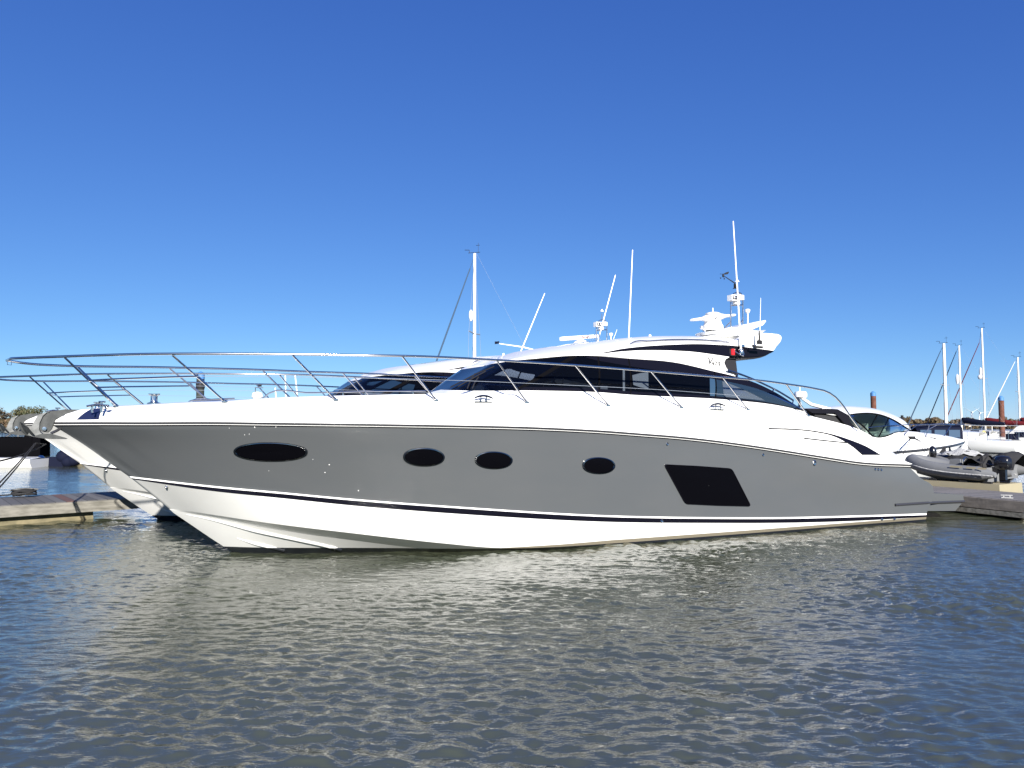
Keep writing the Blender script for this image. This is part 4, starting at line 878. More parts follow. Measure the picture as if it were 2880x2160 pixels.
line(atd(97, 1248, 14.5), atd(-12, 1369, 10.5), .02, .012, 'mooring_line', 'upper of two steep parallel dark mooring lines at the left edge', 'steep pair of mooring lines')
line(atd(101, 1247, 14.5), atd(-12, 1383, 10.3), .02, .012, 'mooring_line', 'lower of two steep parallel dark mooring lines at the left edge', 'steep pair of mooring lines')
line(atd(101, 1247, 14.5), sisb + Vector((.3, .1, -.25)), .0, .016, 'bow_bridle', 'short dark rope bridle from the white yacht bow down to the steep mooring lines')

def hull_mesh(L, B, fb, fs, rows=((1, 1), (.96, .55), (.8, .08), (.35, -.35)), bow_rake=.12, transom=.82, full=2.2, n=26):
    """simple hull: x from stern 0 to bow L; fb / fs freeboard at bow / stern; rows of (width factor, height factor)"""
    R = []
    for wf, hf in rows:
        r = []
        for i in range(n + 1):
            t_ = i / n; b = B / 2 * (transom + (1 - transom) * math.sin(min(1, t_ / .45) * math.pi / 2)) * (1 - max(0, (t_ - .45) / .55)**full) * wf
            z0 = fs + (fb - fs) * t_**1.6; xx = t_ * (L - bow_rake * L * (1 - max(hf, -.3)) * t_**3)
            r.append((xx, -max(b, .015), z0 * hf if hf > 0 else hf * (1 - .6 * t_**4)))
        R.append(r)
    return R
def simple_hull(parent, L, B, fb, fs, mats, name='hull', **k):
    R = hull_mesh(L, B, fb, fs, **k); mb = MB(); n = len(R) - 1
    mb.grid(R, [0] * n, mirror=True); mb.grid([R[0], [(p[0], 0, p[2] + .05) for p in R[0]]], 0, mirror=True)
    tr_ = [r[0] for r in R]; mb.add(tr_ + [(p[0], -p[1], p[2]) for p in tr_], [(i, i + 1, n + 1 + i + 1, n + 1 + i) for i in range(n)], 0)
    return mb.build(name, mats, parent, angle=35), R

# black work boat and low white boat on the far left
p = atz(105, 1283, 0); t = thing('workboat', (p.x, p.y, 0), 'black open workboat with a squared black stern, behind the anchors at the left edge', 'boat', math.pi + .25)
p0 = p
simple_hull(t, 7, 2.4, 1.35, 1.25, M['matte'], transom=.9)
mb = MB(); mb.box((.0, .1, .95), (1.0, 1.9, 2.0), top=(.9, .94)); mb.build('engine_housing', M['matte'], t, smooth=False)
mb = MB(); mb.tube([(1.5, -.9, 1.1), (1.5, -.9, 1.75), (1.7, -.9, 1.85), (2.6, -.9, 1.85)], .045); mb.tube([(2.3, -.6, 1.1), (1.4, -.4, 1.8)], .04); mb.build('frame', M['galv'], t)
MB().box((-.46, -.45, .8), (.012, .07, 1.1)).build('draught_mark', M['white2'], t, smooth=False)
MB().box((3.2, 0, 1.3), (1.6, 1.0, .5), top=(.8, .8)).build('console', M['bluegrey'], t, smooth=False)
p = atz(113, 1314, 0); t = thing('open_boat', (p.x, p.y, 0), 'low white open boat with dark gunwale line at the left edge below the black workboat', 'boat', math.pi + .05)
simple_hull(t, 6, 1.9, .46, .42, M['white'], transom=.95)
MB().tube([(0, -.93, .42), (1.5, -.96, .43), (3, -.93, .44), (4.5, -.7, .45)], .03).build('gunwale', M['rub'], t)
mb = MB(); mb.tube([(1.1, -.97, .30), (1.3, -1.0, .27), (1.65, -1.0, .30), (1.75, -.98, .40), (1.68, -.98, .45)], .03); mb.build('hull_badge', M['galv'], t)
MB().box((.9, 0, .46), (1.2, 1.5, .06)).build('seat', M['palecover'], t, smooth=False)
p = atz(160, 1311, 0); mb = MB(); mb.box((0, 0, .22), (.95, .5, .5), top=(.9, .9)); mb.ball((.35, 0, .48), .38, sc=(1, .9, .95)).ball((.85, 0, .32), .34).ball((.62, -.1, .22), .3)
o = mb.build('covered_outboard', M['navycloth'], smooth=True); o.location = p; tag(o, 'lumpy navy covered outboard and fenders beside the low white boat', 'outboard')
mb = MB(); mb.ball((0, 0, 0), .17); mb.tube([(-.3, 0, 0), (.2, 0, -.05)], .04); o = mb.build('mooring_buoy', M['steel']); o.location = atd(115, 1290, p.y - .4); tag(o, 'small shiny ball at the stern of the low white boat', 'fender')
q = atz(188, 1306, .0); t = thing('distant_pontoon', (q.x, q.y, 0), 'beige floating walkway far off behind the white yacht bow', 'pontoon', .03)
MB().box((3.2, .6, .16), (7, 1.2, .42)).build('float', M['float'], t, smooth=False); MB().box((3.2, .6, .46), (7.4, 1.5, .12)).build('walkway', M['concrete'], t, smooth=False); MB().box((3.2, .1, .395), (7.2, .2, .05)).build('beam', M['dark'], t, smooth=False)

# ------------------------------------------------------------------ piles
def pile(px, top, width, Y, label, body, collar=False):
    h = atd(px, top, Y); r = width / 2 / FPX * Y; t = thing('mooring_pile', (h.x, h.y, 0), label, 'pile', group='mooring piles with blue caps')
    MB().lathe((0, 0, 0), [(r, -3), (r, h.z - .45)], 20).build('post', M[body], t)
    MB().lathe((0, 0, h.z - .45), [(r * 1.04, 0), (r * 1.04, .28), (r * .6, .38), (.02, .45)], 20).build('cap', M['bluecap'], t)
    if collar:
        MB().lathe((0, 0, h.z - 1.0), [(r * 1.02, 0), (r * 1.14, .06), (r * 1.14, .34), (r * 1.02, .4)], 20).build('collar', M['dark'], t)
        MB().tube([(r * 1.02 * math.sin(a), -r * 1.02 * math.cos(a), h.z - 1.65 + .07 * ((i % 2) * 2 - 1)) for i, a in enumerate(np.linspace(-.6, .6, 8))], .018, n=5).build('painted_mark', M['white2'], t)
pile(564.5, 1044, 21, 42, 'tarred dark mooring pile with blue cap and white squiggle, behind the bow rails', 'tarpile', True)
pile(2455.5, 1100, 14.5, 67, 'rust-brown mooring pile with blue cap behind the white sports cruiser roof', 'pile')
pile(2815, 1113, 14, 69, 'rust-brown mooring pile with blue cap among the sailing boats at the right edge', 'pile')
p = atd(2537, 1168, 75); MB_ = MB().tube([(0, 0, -1), (0, 0, p.z)], .13); o = MB_.build('post', M['dark']); o.location = (p.x, p.y, 0); tag(o, 'short dark post behind the white sports cruiser windscreen', 'post')

# ------------------------------------------------------------------ sailing boats
def sailboat(label, mx, topy, Y, L, head, stay_top, stay_foot, boom, mastw=.17, hullc='white', boomc='navycloth', stayc='bluegrey', dome=(), spread=None, footz=1.2, hood=None, cockpit=True, foredeck=True):
    """mx, topy: where the mast stands and how high it reaches; head: heading of the bow; boom: length of the boom cover"""
    m0 = atd(mx, topy, Y); hz = m0.z; t = thing('sailing_boat', (m0.x, m0.y, 0), label, 'sailing boat', head, 'sailing boats moored beyond')
    loc = lambda P: Matrix.Rotation(-head, 3, 'Z') @ (P - Vector((m0.x, m0.y, 0)))
    back = -.58 * L
    R = hull_mesh(L, L * .31, 1.15, .95, transom=.7); mb = MB(); mv = lambda r: [(p[0] + back, p[1], p[2]) for p in r]
    rr = [mv(r) for r in R]; n = len(rr) - 1
    mb.grid(rr, [0, 0, 1], mirror=True); mb.grid([rr[0], [(p[0], 0, p[2] + .06) for p in rr[0]]], 0, mirror=True); tr_ = [r[0] for r in rr]; mb.add(tr_ + [(p[0], -p[1], p[2]) for p in tr_], [(i, i + 1, n + 1 + i + 1, n + 1 + i) for i in range(n)], 0)
    mb.build('hull', [M[hullc], M['navy']], t, angle=35)
    mb = MB(); mb.grid([[(back + x * L, -w_ * L, 1.0 + h * .5) for x, w_, h in ((.28, .085, .9), (.40, .09, 1.0), (.6, .075, .9), (.74, .04, .35))], [(back + x * L, -w_ * L * .7, 1.0 + h * .55) for x, w_, h in ((.28, .085, .95), (.40, .09, 1.05), (.6, .075, .95), (.74, .04, .35))], [(back + x * L, 0, 1.0 + h * .6) for x, w_, h in ((.28, .085, .95), (.40, .09, 1.05), (.6, .075, .95), (.74, .04, .35))]], mirror=True)
    mb.grid([[(back + x * L, -w_ * L, .9) for x, w_ in ((.28, .09), (.4, .095), (.6, .08), (.74, .045))], [(back + x * L, -w_ * L, 1.0 + h * .5) for x, w_, h in ((.28, .085, .9), (.40, .09, 1.0), (.6, .075, .9), (.74, .04, .35))]], mirror=True); mb.build('coachroof', M['white'], t)
    MB().box((back + .47 * L, 0, 1.3), (L * .2, L * .177, .15)).build('cabin_window', M['black'], t, smooth=False)
    MB().tube([(0, 0, 1.2), (0, 0, hz * .5), (0, 0, hz)], [mastw / 2, mastw / 2, mastw * .42], n=10).build('mast', M['alu'], t)
    mb = MB(); mb.tube([(.35, 0, hz + .05), (-.3, 0, hz + .05)], .012); mb.tube([(.3, 0, hz + .05), (.3, 0, hz + .2), (.55, 0, hz + .22)], .015); mb.tube([(-.2, 0, hz), (-.2, 0, hz + .55)], .008); mb.tube([(-.28, 0, hz + .42), (-.08, 0, hz + .42)], .012); mb.build('masthead_gear', M['dark'], t)
    a = loc(atd(*stay_top, Y)); b = loc(atd(*stay_foot, Y)); a = Vector((max(a.x, .25), 0, a.z)); bowx = .42 * L - .25; b = Vector((bowx, 0, 1.25))
    mb = MB(); mb.tube([Vector((.05, 0, hz - .2)), a], .012); mb.tube([a, a.lerp(b, .3), b], [.03, .045, .05], n=8); mb.build('furled_foresail', M[stayc], t)
    if boom:
        mb = MB(); mb.tube([(-.02, 0, 2.75), (-.3, 0, 2.5), (-boom * .5, 0, 2.3), (-boom, 0, 2.2)], [.06, .26, .2, .13], n=10, flat=1.2); mb.build('boom_cover', M[boomc], t)
        MB().tube([(0, 0, 2.12), (-boom * 1.03, 0, 2.0)], .06).build('boom', M['alu'], t)
    sz = spread or hz * .55
    mb = MB(); mb.tube([(0, -L * .085, sz + .05), (0, 0, sz), (0, L * .085, sz + .05)], .03, n=6); mb.build('spreader', M['wire'], t)
    mb = MB()
    for sgn in (1, -1): mb.tube([(0, 0, hz - .3), (0, sgn * L * .085, sz + .05), (-.1, sgn * L * .14, 1.1)], .008, n=5); mb.tube([(0, 0, sz), (-.1, sgn * L * .14, 1.1)], .007, n=5)
    mb.tube([(-.1, 0, hz), (back + .2, 0, 1.1)], .004, n=5); mb.build('standing_rigging', M['wire'], t)
    for x, y, w_, h_ in dome:
        d = loc(atd(x, y, Y)); MB().ball((mastw * .5 + w_ * .5, 0, d.z), .5, sc=(w_, w_, h_)).build('radar_reflector', M['white2'], t)
    if hood:
        mb = MB(); xs_ = [back + L * q for q in (.10, .17, .30, .36)]; hh = [1.75, 2.05, 1.95, 1.35]
        mb.grid([[(x, -L * .105, 1.05) for x in xs_], [(x, -L * .10, h - .12) for x, h in zip(xs_, hh)], [(x, -L * .06, h) for x, h in zip(xs_, hh)], [(x, 0, h + .05) for x, h in zip(xs_, hh)]], mirror=True); mb.build('sprayhood', M[hood], t)
    mb = MB(); st = []
    for i, p in enumerate(rr[0]):
        if i % 4 == 1 and i < 26:
            for sgn in (1, -1): mb.tube([(p[0], sgn * p[1], p[2]), (p[0], sgn * p[1], p[2] + .6)], .014, n=5)
    for sgn in (1, -1): mb.tube([(p[0], sgn * p[1], p[2] + .6) for p in rr[0][1:26]], .008, n=5); mb.tube([(p[0], sgn * p[1], p[2] + .32) for p in rr[0][1:26]], .006, n=5)
    mb.tube([(rr[0][0][0], -rr[0][0][1], rr[0][0][2] + .62), (rr[0][0][0] - .05, 0, rr[0][0][2] + .62), (rr[0][0][0], rr[0][0][1], rr[0][0][2] + .62)], .02, n=5); mb.build('guard_rails', M['steel'], t)
    if cockpit:
        mb = MB(); mb.box((back + .05 * L, -.5, 1.2), (.3, .5, .5)); mb.box((back + .05 * L, .6, 1.25), (.3, .4, .4)); mb.build('stern_locker', M['navycloth'], t, smooth=False)
    return t
hd = math.atan2(.80, -.60)
sailboat('sailing boat with the stoutest mast and a grey-blue furled sail, leftmost of the right-hand group', 2654, 966, 58, 8.5, hd, (2643.6, 987), (2596, 1171), 0, mastw=.24, dome=(), hood=None, spread=5.2)
sailboat('sailing boat with navy boom cover and dark blue furled sail behind the cruiser bow', 2697, 972, 70, 9.0, hd, (2690, 988), (2634, 1171), 3.6, stayc='navycloth', dome=((2690, 1066, .30, 1.0),), spread=5.9, hood=None)
sailboat('white sailing boat with the tallest mast, maroon boom cover and maroon furled sail', 2761, 923, 72, 10.5, hd, (2751, 963), (2700, 1168), 4.1, boomc='maroon', stayc='maroon', dome=((2756, 1046, .28, .9), (2755, 1060, .42, .5)), spread=6.6, hood='whitecloth')
sailboat('white sailing boat with a white furled sail at the right edge of the photo', 2862, 1005, 70, 9.0, hd, (2856, 1017), (2797, 1182), 3.4, boomc='maroon', stayc='whitecloth', spread=5.2, hood='navycloth')
sailboat('sailing boat whose lone white mast rises behind the roof of the white-hulled yacht', 1335, 713, 38, 9.5, math.atan2(.3, -.95), (1325.7, 754), (1260, 1006), 0, mastw=.18, stayc='bluegrey', dome=((1324, 887, .22, .62),), spread=6.8, hood=None, cockpit=False)
p = atd(2700, 1230, 50); t = thing('motor_boat', (p.x, p.y, 0), 'motor boat under a navy canopy with clear panels, seen over the sports cruiser bow', 'motor boat', math.pi - .1)
simple_hull(t, 6.5, 2.4, 1.3, 1.1, M['white']); mb = MB(); rows = [[(x, y * 1.0, z) for y, z in ((-1.05, 1.1), (-.98, 1.9), (-.6, 2.12), (0, 2.18), (.6, 2.12), (.98, 1.9), (1.05, 1.1))] for x in (.3, 1.2, 2.2)] + [[(3.1, y * .9, z * .98) for y, z in ((-1.05, 1.1), (-.95, 1.75), (-.6, 1.95), (0, 2.0), (.6, 1.95), (.95, 1.75), (1.05, 1.1))]]
mb.grid(rows); mb.build('canopy', M['navycloth'], t); 
for x in (.45, 1.35, 2.25): MB().box((x + .38, 1.03, 1.52), (.7, .03, .5)).build('clear_panel', M['bluegrey'], t, smooth=False)
MB().tube([(.2, 1.06, 2.1), (1.5, 1.06, 2.2), (3.2, 1.0, 2.05), (4.0, .9, 1.4)], .03).build('canopy_frame', M['steel'], t)
# small inflatable tender and outboard hung at the sterns on the right
p = atz(2812, 1254, .05); t = thing('tender', (p.x, p.y - 1.2, 0), 'white tender lying between the sailing boat sterns at the right edge', 'tender', math.pi - .15)
simple_hull(t, 3.4, 1.5, .95, .7, M['white'], transom=.9); MB().tube([(0, -.75, .72), (1.5, -.75, .75), (2.6, -.5, .82), (3.3, 0, .9)], .09).build('gunwale', M['palecover'], t)
p = atd(2742, 1218, 66); mb = MB(); mb.box((0, 0, 0), (.75, .05, .5)); o = mb.build('dodger_panel', M['navycloth'], smooth=False); o.location = p; tag(o, 'navy canvas panel lashed to the rail, left of the yellow lifebelt', 'dodger')
p = atd(2775, 1219, 66); mb = MB(); mb.box((0, 0, 0), (.45, .05, .4)); o = mb.build('dodger_panel', M['navycloth'], smooth=False); o.location = p; tag(o, 'navy canvas panel lashed to the rail, right of the yellow lifebelt', 'dodger')
p = atd(2767, 1220, 66); mb = MB(); mb.tube([(.13 * math.cos(a), 0, .22 * math.sin(a)) for a in np.linspace(.4, 6.0, 16)], .07); o = mb.build('lifebelt', M['yellow']); o.location = p; tag(o, 'yellow horseshoe lifebelt on the stern rail between two navy panels', 'lifebelt')
p = atd(2755, 1196, 70); t = thing('boarding_frame', (p.x, p.y, 0), 'pale tubular frame and bimini over a sailing boat stern', 'frame')
mb = MB(); 
for sx_ in (-.75, .75): mb.tube([(sx_ * 1.3, -.3, .9), (sx_ * 1.3, -.3, 2.05), (sx_ * 1.3, .7, 2.05), (sx_ * 1.3, .7, .9)], .035)
mb.build('frame_tube', M['alu'], t); MB().box((0, .2, 2.1), (2.1, 1.1, .05)).build('bimini', M['palecover'], t, smooth=False)
# motor boat whose top shows between the rails
p = atd(760, 1110, 34); t = thing('motor_boat', (p.x, p.y, 0), 'mostly hidden motor boat whose small radar dome and thin aerials show above the foredeck', 'motor boat', math.pi)
simple_hull(t, 8, 2.8, 1.6, 1.3, M['white']); mb = MB(); mb.box((2.5, 0, 2.1), (3.2, 2.2, 1.2), top=(.7, .85)); mb.build('cabin', M['white'], t, smooth=False)
top = lambda x, y: Matrix.Rotation(-math.pi, 3, 'Z') @ (atd(x, y, 34) - Vector((p.x, p.y, 0)))
a = top(724, 1116); MB().lathe(a, [(.2, -.1), (.26, .0), (.22, .18), (.06, .24)], 14).tube([a + Vector((0, 0, -.1)), (a.x, 0, 2.0)], .06).build('radar_dome', M['white2'], t)
mb = MB(); mb.tube([a + Vector((.1, 0, 0)), a + Vector((.1, 0, .42)), a + Vector((-.25, 0, .42))], .02); mb.box(a + Vector((-.1, 0, .52)), (.14, .1, .1)); mb.build('mast_light', M['dark'], t)
for x0, y0, x1, y1 in ((805, 1118, 802.5, 1056), (840, 1118, 830, 1055), (778, 1108, 774, 1090)):
    MB().tube([top(x0, y0) + Vector((0, 0, -.4)), top(x1, y1)], .03, n=6).build('aerial', M['white2'], t)

# ------------------------------------------------------------------ right pontoon, dock pads, inflatables
def wb_(u_, v_, z): return Vector((O2.x + BF.A[0] * u_ - BF.L[0] * v_, O2.y + BF.A[1] * u_ - BF.L[1] * v_, z))
c = wb_(0, 0, 0); t = thing('main_pontoon', (c.x, c.y, 0), 'grey-brown decked pontoon across the sterns at the right edge', 'pontoon', BF.phi)
MB().box((17.05, -3.0, .40), (2.0, 12, .05)).build('deck_boards', M['planks2'], t, smooth=False)
MB().box((15.99, -3.0, .30), (.12, 12, .23)).build('edge_beam', M['pile2'], t, smooth=False); MB().box((18.11, -3.0, .30), (.12, 12, .23)).build('edge_beam', M['pile2'], t, smooth=False)
MB().box((15.97, -3.0, .115), (.1, 12, .10)).build('rubbing_beam', M['concrete'], t, smooth=False)
for y in (-7.5, -1.2, 1.2): MB().box((17.05, y, .0), (1.8, 1.5, .3)).build('float', M['float'], t, smooth=False)
q = atz(2833, 1401, .43); mb = MB(); mb.box((0, 0, .01), (.22, .08, .02)); mb.tube([(-.07, 0, .02), (-.07, 0, .06)], .012); mb.tube([(.05, 0, .02), (.05, 0, .06)], .012); mb.tube([(-.12, 0, .06), (.1, 0, .065)], .014); o = mb.build('dock_fitting', M['palecover']); o.location = q; o.rotation_euler = (0, 0, -.7); tag(o, 'pale fitting on the edge of the right pontoon deck', 'dock fitting')
RA = atz(2690, 1352, .52)     # inflatable
def frame_loc(A_, head): return lambda P: Matrix.Rotation(-head, 3, 'Z') @ (Vector(P) - Vector((A_.x, A_.y, 0)))
hr = math.radians(123)
def inflatable(loc, label, cover, z0):
    t = thing('inflatable_boat', (loc[0], loc[1], .57), label, 'inflatable boat', hr, 'inflatable boats on the dock pads'); t.scale = (.76, .76, .76)
    L, hw, r = 2.75, .62, .25
    U = [(-.45, hw, .12), (0, hw, .14), (1.0, hw, .18), (1.7, hw * .97, .25), (2.3, hw * .72, .37), (2.62, hw * .38, .45), (2.72, 0, .48)]
    P = spline([(a, b, c_) for a, b, c_ in U], n=34); path = [(x, y, z + z0 + .12) for x, y, z in P]; path = path + [(x, -y, z) for x, y, z in path[-2::-1]]
    n = len(path); rad_ = [r * min(1, .35 + .65 * min(1, min(i, n - 1 - i) / 5)) for i in range(n)]
    tb = MB().tube(path, rad_, n=16).build('tube', M['ribgrey'], t, angle=60)
    k = [(x, y * 1.0, z - .02) for x, y, z in path]
    mb = MB(); mb.tube([(x + (.0), y + (.25 if y > 0 else -.25) * (1 if abs(y) > .3 else abs(y) / .3), z - .03) for x, y, z in path], .028, n=6); mb.build('rubbing_strake', M['palecover'], tb)
    H = []
    for wf, zz in ((1, .12), (.9, -.02), (.55, -.16), (0.02, -.30)):
        H.append([(x * .97, -y * wf, z0 + zz + .10 + max(0, (x - 1.2)) * .22) for x, y, z in [(a, b, c_) for a, b, c_ in P[4:32]]])
    mb = MB(); mb.grid(H, mirror=True); mb.grid([H[0], [(p[0], 0, p[2]) for p in H[0]]], mirror=True); mb.build('hull', M['ribgrey'], t, angle=50)
    MB().box((-.08, 0, z0 + .22), (.08, 1.0, .5)).build('transom', M['ribgrey'], t, smooth=False)
    return t, tb
r1, tb1 = inflatable((12.82, 19.94), 'uncovered grey inflatable with a black outboard, nearest on the cream dock pads', False, .05)
mb = MB(); mb.box((1.05, .05, .98), (.5, .5, .62), top=(.7, .8)); mb.build('console', M['ribgrey'], r1, smooth=False)
MB().tube([(.78, .05 + .15 * math.cos(a), 1.22 + .15 * math.sin(a)) for a in np.linspace(0, 6.283, 16, endpoint=False)], .02, closed=True).build('steering_wheel', M['steel'], r1)
mb = MB(); mb.box((.35, 0, .98), (.45, .7, .35)); mb.box((.12, 0, 1.25), (.10, .66, .4)); mb.build('seat', M['ribcover'], r1, angle=20)
mb = MB(); rows = []
for i, x in enumerate(np.linspace(.0, 1.15, 10)):
    rows.append([(x, y, 1.18 + .30 * math.sin(i * .55 + .6) * (1 - abs(y) / .8) + .12 * math.cos(y * 5 + i)) for y in np.linspace(-.5, .45, 9)])
mb.grid(rows); mb.build('crumpled_cover', M['ribcover'], r1)
mb = MB()
mb.grid([[(x - .42, y * sc_, z) for x, y, z in ((0, -.19, 0), (.32, -.15, .02), (.32, .15, .02), (0, .19, 0), (-.24, .15, -.02), (-.24, -.15, -.02))] for sc_, z in ((.8, 1.0), (1.0, 1.08), (1.0, 1.30), (.85, 1.42), (.2, 1.45))] if False else [[(-.42 + x * k_, y * k_, zz) for x, y in ((.2, -.16), (.28, 0), (.2, .16), (0, .2), (-.2, .16), (-.28, 0), (-.2, -.16), (0, -.2))] for k_, zz in ((.7, .98), (1, 1.06), (1.05, 1.22), (.98, 1.36), (.7, 1.44), (.05, 1.46))], close_u=True)
mb.build('outboard_cowl', M['outboard'], r1, angle=50)
mb = MB(); mb.box((-.42, 0, .82), (.2, .16, .42)); mb.box((-.46, 0, .60), (.34, .03, .05)); mb.tube([(-.32, 0, .55), (-.62, 0, .55)], [.06, .03]); mb.box((-.22, 0, .95), (.2, .22, .22)); mb.tube([(-.2, 0, 1.1), (.25, .18, 1.2)], .03); mb.build('outboard_leg', M['outboard'], r1, smooth=False)
mb = MB(); mb.box((-.5, -.185, 1.36), (.12, .03, .06), rz=.1); mb.build('cowl_badge', M['white2'], r1, smooth=False)
mb = MB(); 
for a, b, h_ in ((.55, .95, .06), (.1, .4, .05), (-.25, .02, .05)): mb.prism([(a, .838, .94 + a * .03), (b, .838, .94 + b * .03), (b - .05, .835, 1.0 + b * .03), (a - .05, .835, 1.0 + a * .03)], (0, .006, 0))
mb.build('pale_lettering_patch', M['cream'], tb1, smooth=False)
r2, tb2 = inflatable((14.09, 21.12), 'charcoal and pale grey covered inflatable at the right edge, behind the outboard', True, .05)
mb = MB(); rows = []
for i, x in enumerate(np.linspace(-.55, 2.5, 14)):
    w_ = .86 * (1 - max(0, (x - 1.5) / 1.6)**2); rows.append([(x, y * w_, .98 + (.42 + .16 * math.sin(i * .9)) * (1 - (abs(y))**2.2) + .03 * math.cos(y * 7 + i * 1.3) - .10 * (abs(y) > .95)) for y in np.linspace(-1, 1, 13)])
mb.grid(rows); mb.build('boat_cover', M['ribcover'], r2)
mb = MB(); rows = []
for i, x in enumerate(np.linspace(.9, 2.3, 8)):
    rows.append([(x, y * .5, 1.38 + .22 * math.sin(math.pi * i / 7) * (1 - y * y) + .05 * math.sin(i * 2 + y * 4)) for y in np.linspace(-1, 1, 9)])
mb.grid(rows); mb.build('windshield_cover', M['palecover'], r2)
for r_b, tb_ in ((r1, tb1), (r2, tb2)):
    for ch in r_b.children:
        if ch.name.split('.')[0] not in ('tube', 'hull', 'transom'): ch.location = (0, 0, -.52)
for ch in tb1.children:
    if ch.name.startswith('pale'): ch.location = (0, .03, -.46)
for k, c in enumerate((Vector((12.35, 20.75, 0)), Vector((13.62, 21.85, 0)))):
    t = thing('dock_pad', (c.x, c.y, 0), ('cream plastic dock pad under the uncovered grey inflatable', 'cream plastic dock pad under the covered inflatable at the right edge')[k], 'dock pad', hr, 'cream drive-on dock pads')
    MB().box((0, 0.05, .28), (2.9, 1.3, .56) if k == 0 else (1.3, .7, .56), top=(.985, .97)).build('float', M['cream'], t, smooth=False)
    for x in (-1.1, -.5, .3) if k == 0 else (): MB().box((x, .55, .585), (.2, .1, .05)).build('roller', M['dark'], t, smooth=False)

# ------------------------------------------------------------------ white sports cruiser
CF = Frame(8.1, 24.8, math.atan2(4.2, 9.6)); cr = thing('sports_cruiser', (8.1, 24.8, 0), 'white sports cruiser with dark wraparound windows and black canopy, behind the grey yacht stern', 'cruiser', CF.phi)
LC = 10.48; hz_ = lambda t_: 1.10 + .37 * t_**1.5
def crw(wf, zf, rake):
    r = []
    for t_ in np.linspace(0, 1, 40):
        b = 1.62 * (1 - max(0, (t_ - .35) / .65)**2.3) * (wf + (1 - wf) * (1 - t_)**1.0 * .6); r.append(Vector((t_ * (LC - rake), -max(b, .02), zf(t_))))
    return r
rows = [crw(1, lambda t_: hz_(t_), 0), crw(1.0, lambda t_: hz_(t_) - .10, .06), crw(.92, lambda t_: hz_(t_) * .62, .45), crw(.7, lambda t_: .16, 1.25), crw(.3, lambda t_: -.35, 2.2)]
mb = MB(); mb.grid(rows, [1, 0, 0, 0], mirror=True); tr_ = [r[0] for r in rows]; n = len(rows) - 1; mb.add(tr_ + [(p.x, -p.y, p.z) for p in tr_], [(i, i + 1, n + 2 + i, n + 1 + i) for i in range(n)], 0); mb.build('hull', [M['white'], M['rub']], cr, angle=30)
HB2 = mb.bvh()
FD = [(2380, 1228, 1.45), (2440, 1229, 1.45), (2484, 1228, 1.42), (2520, 1217.5, 1.28), (2561, 1213.5, .95), (2600, 1217.5, .8), (2643, 1222.5, .55), (2679, 1229, .28), (2708, 1238.5, .05)]
fd = [CF.at(*p) for p in spline(FD, n=40)]
xs_ = [p.x for p in rows[0]]
e0 = [Vector((p.x, np.interp(p.x, xs_, [q.y for q in rows[0]]), np.interp(p.x, xs_, [q.z for q in rows[0]]))) for p in fd]
e0 = [Vector((max(p.x, 0), p.y, p.z)) for p in e0]
mb = MB(); mb.grid([e0, [(a + b) / 2 + Vector((0, .0, .06)) for a, b in zip(e0, fd)], fd, [Vector((p.x, 0, p.z + .05)) for p in fd]], mirror=True); mb.build('foredeck', M['white'], cr, angle=60); FB2 = mb.bvh()
mb = MB(); mb.grid([[Vector((x, -1.6, 1.12)) for x in (0, 1.5, 3.0)], [Vector((x, -1.5, 1.7)) for x in (0, 1.5, 3.0)], [Vector((x, -1.35, 1.7)) for x in (0, 1.5, 3.0)], [Vector((x, -1.3, 1.1)) for x in (0, 1.5, 3.0)]], mirror=True); mb.build('cockpit_coaming', M['white'], cr, smooth=False)
GT = [(2385, 1167, 1.25), (2415, 1163, 1.25), (2439, 1162, 1.25), (2475, 1166.7, 1.25), (2512, 1181, 1.15), (2550, 1204.5, .6), (2562, 1211.5, 0)]
GBt = [(2388, 1171, 1.3), (2425, 1197, 1.36), (2466, 1231, 1.42), (2484, 1229, 1.4), (2518, 1218, 1.22), (2552, 1213.5, .7), (2563, 1212.8, 0)]
gt = [CF.at(*p) for p in spline(GT, n=40)]; gb = [CF.at(*p) for p in spline(GBt, n=40)]
MB().grid([gb, [(a + b) / 2 + Vector((0, -.05, 0)) for a, b in zip(gb, gt)], gt], mirror=True).build('wraparound_window', M['cruiserglass'], cr)
MB().box((5.2, 0, 1.2), (5.2, 2.3, .2)).build('cabin_sole', M['inner'], cr, smooth=False)
for x, y in ((4.4, -.6), (4.4, .6), (5.6, -.3)): MB().box((x, y, 1.55), (.5, .6, .5)).box((x - .2, y, 1.9), (.14, .55, .5)).build('helm_seat', M['seat'], cr, smooth=False)
MB().prism([(6.3, -1, 1.3), (7.3, -1, 1.3), (7.5, -1, 1.62), (6.6, -1, 1.75), (6.3, -1, 1.6)], (0, 2, 0)).build('dashboard', M['inner'], cr, smooth=False)
mb = MB(); mb.tube([g_ + Vector((0, -.012, 0)) for g_ in gt], .022, n=6); mb.tube([g_ + Vector((0, -.012, 0)) for g_ in gb], .025, n=6)
for i in (17, 24): mb.tube([gb[i - 4] + Vector((0, -.02, 0)), gt[i] + Vector((0, -.02, 0))], .022, n=6)
mb.build('window_frame', M['matte'], cr)
RT = [(2304, 1150, 0), (2335, 1143.5, 0), (2367, 1140.5, 0), (2421, 1145, 0), (2466, 1156, 0), (2512, 1173.5, 0), (2548, 1194.5, 0), (2564, 1211.5, 0)]
RE2 = [(2310, 1161, 1.25), (2345, 1168, 1.27), (2385, 1166.5, 1.27), (2439, 1161.5, 1.27), (2475, 1166.2, 1.27), (2512, 1180.5, 1.16), (2550, 1204, .61), (2563, 1211.3, .0)]
rt = [CF.at(*p) for p in spline(RT, n=44)]; re_ = [CF.at(*p) for p in spline(RE2, n=44)]
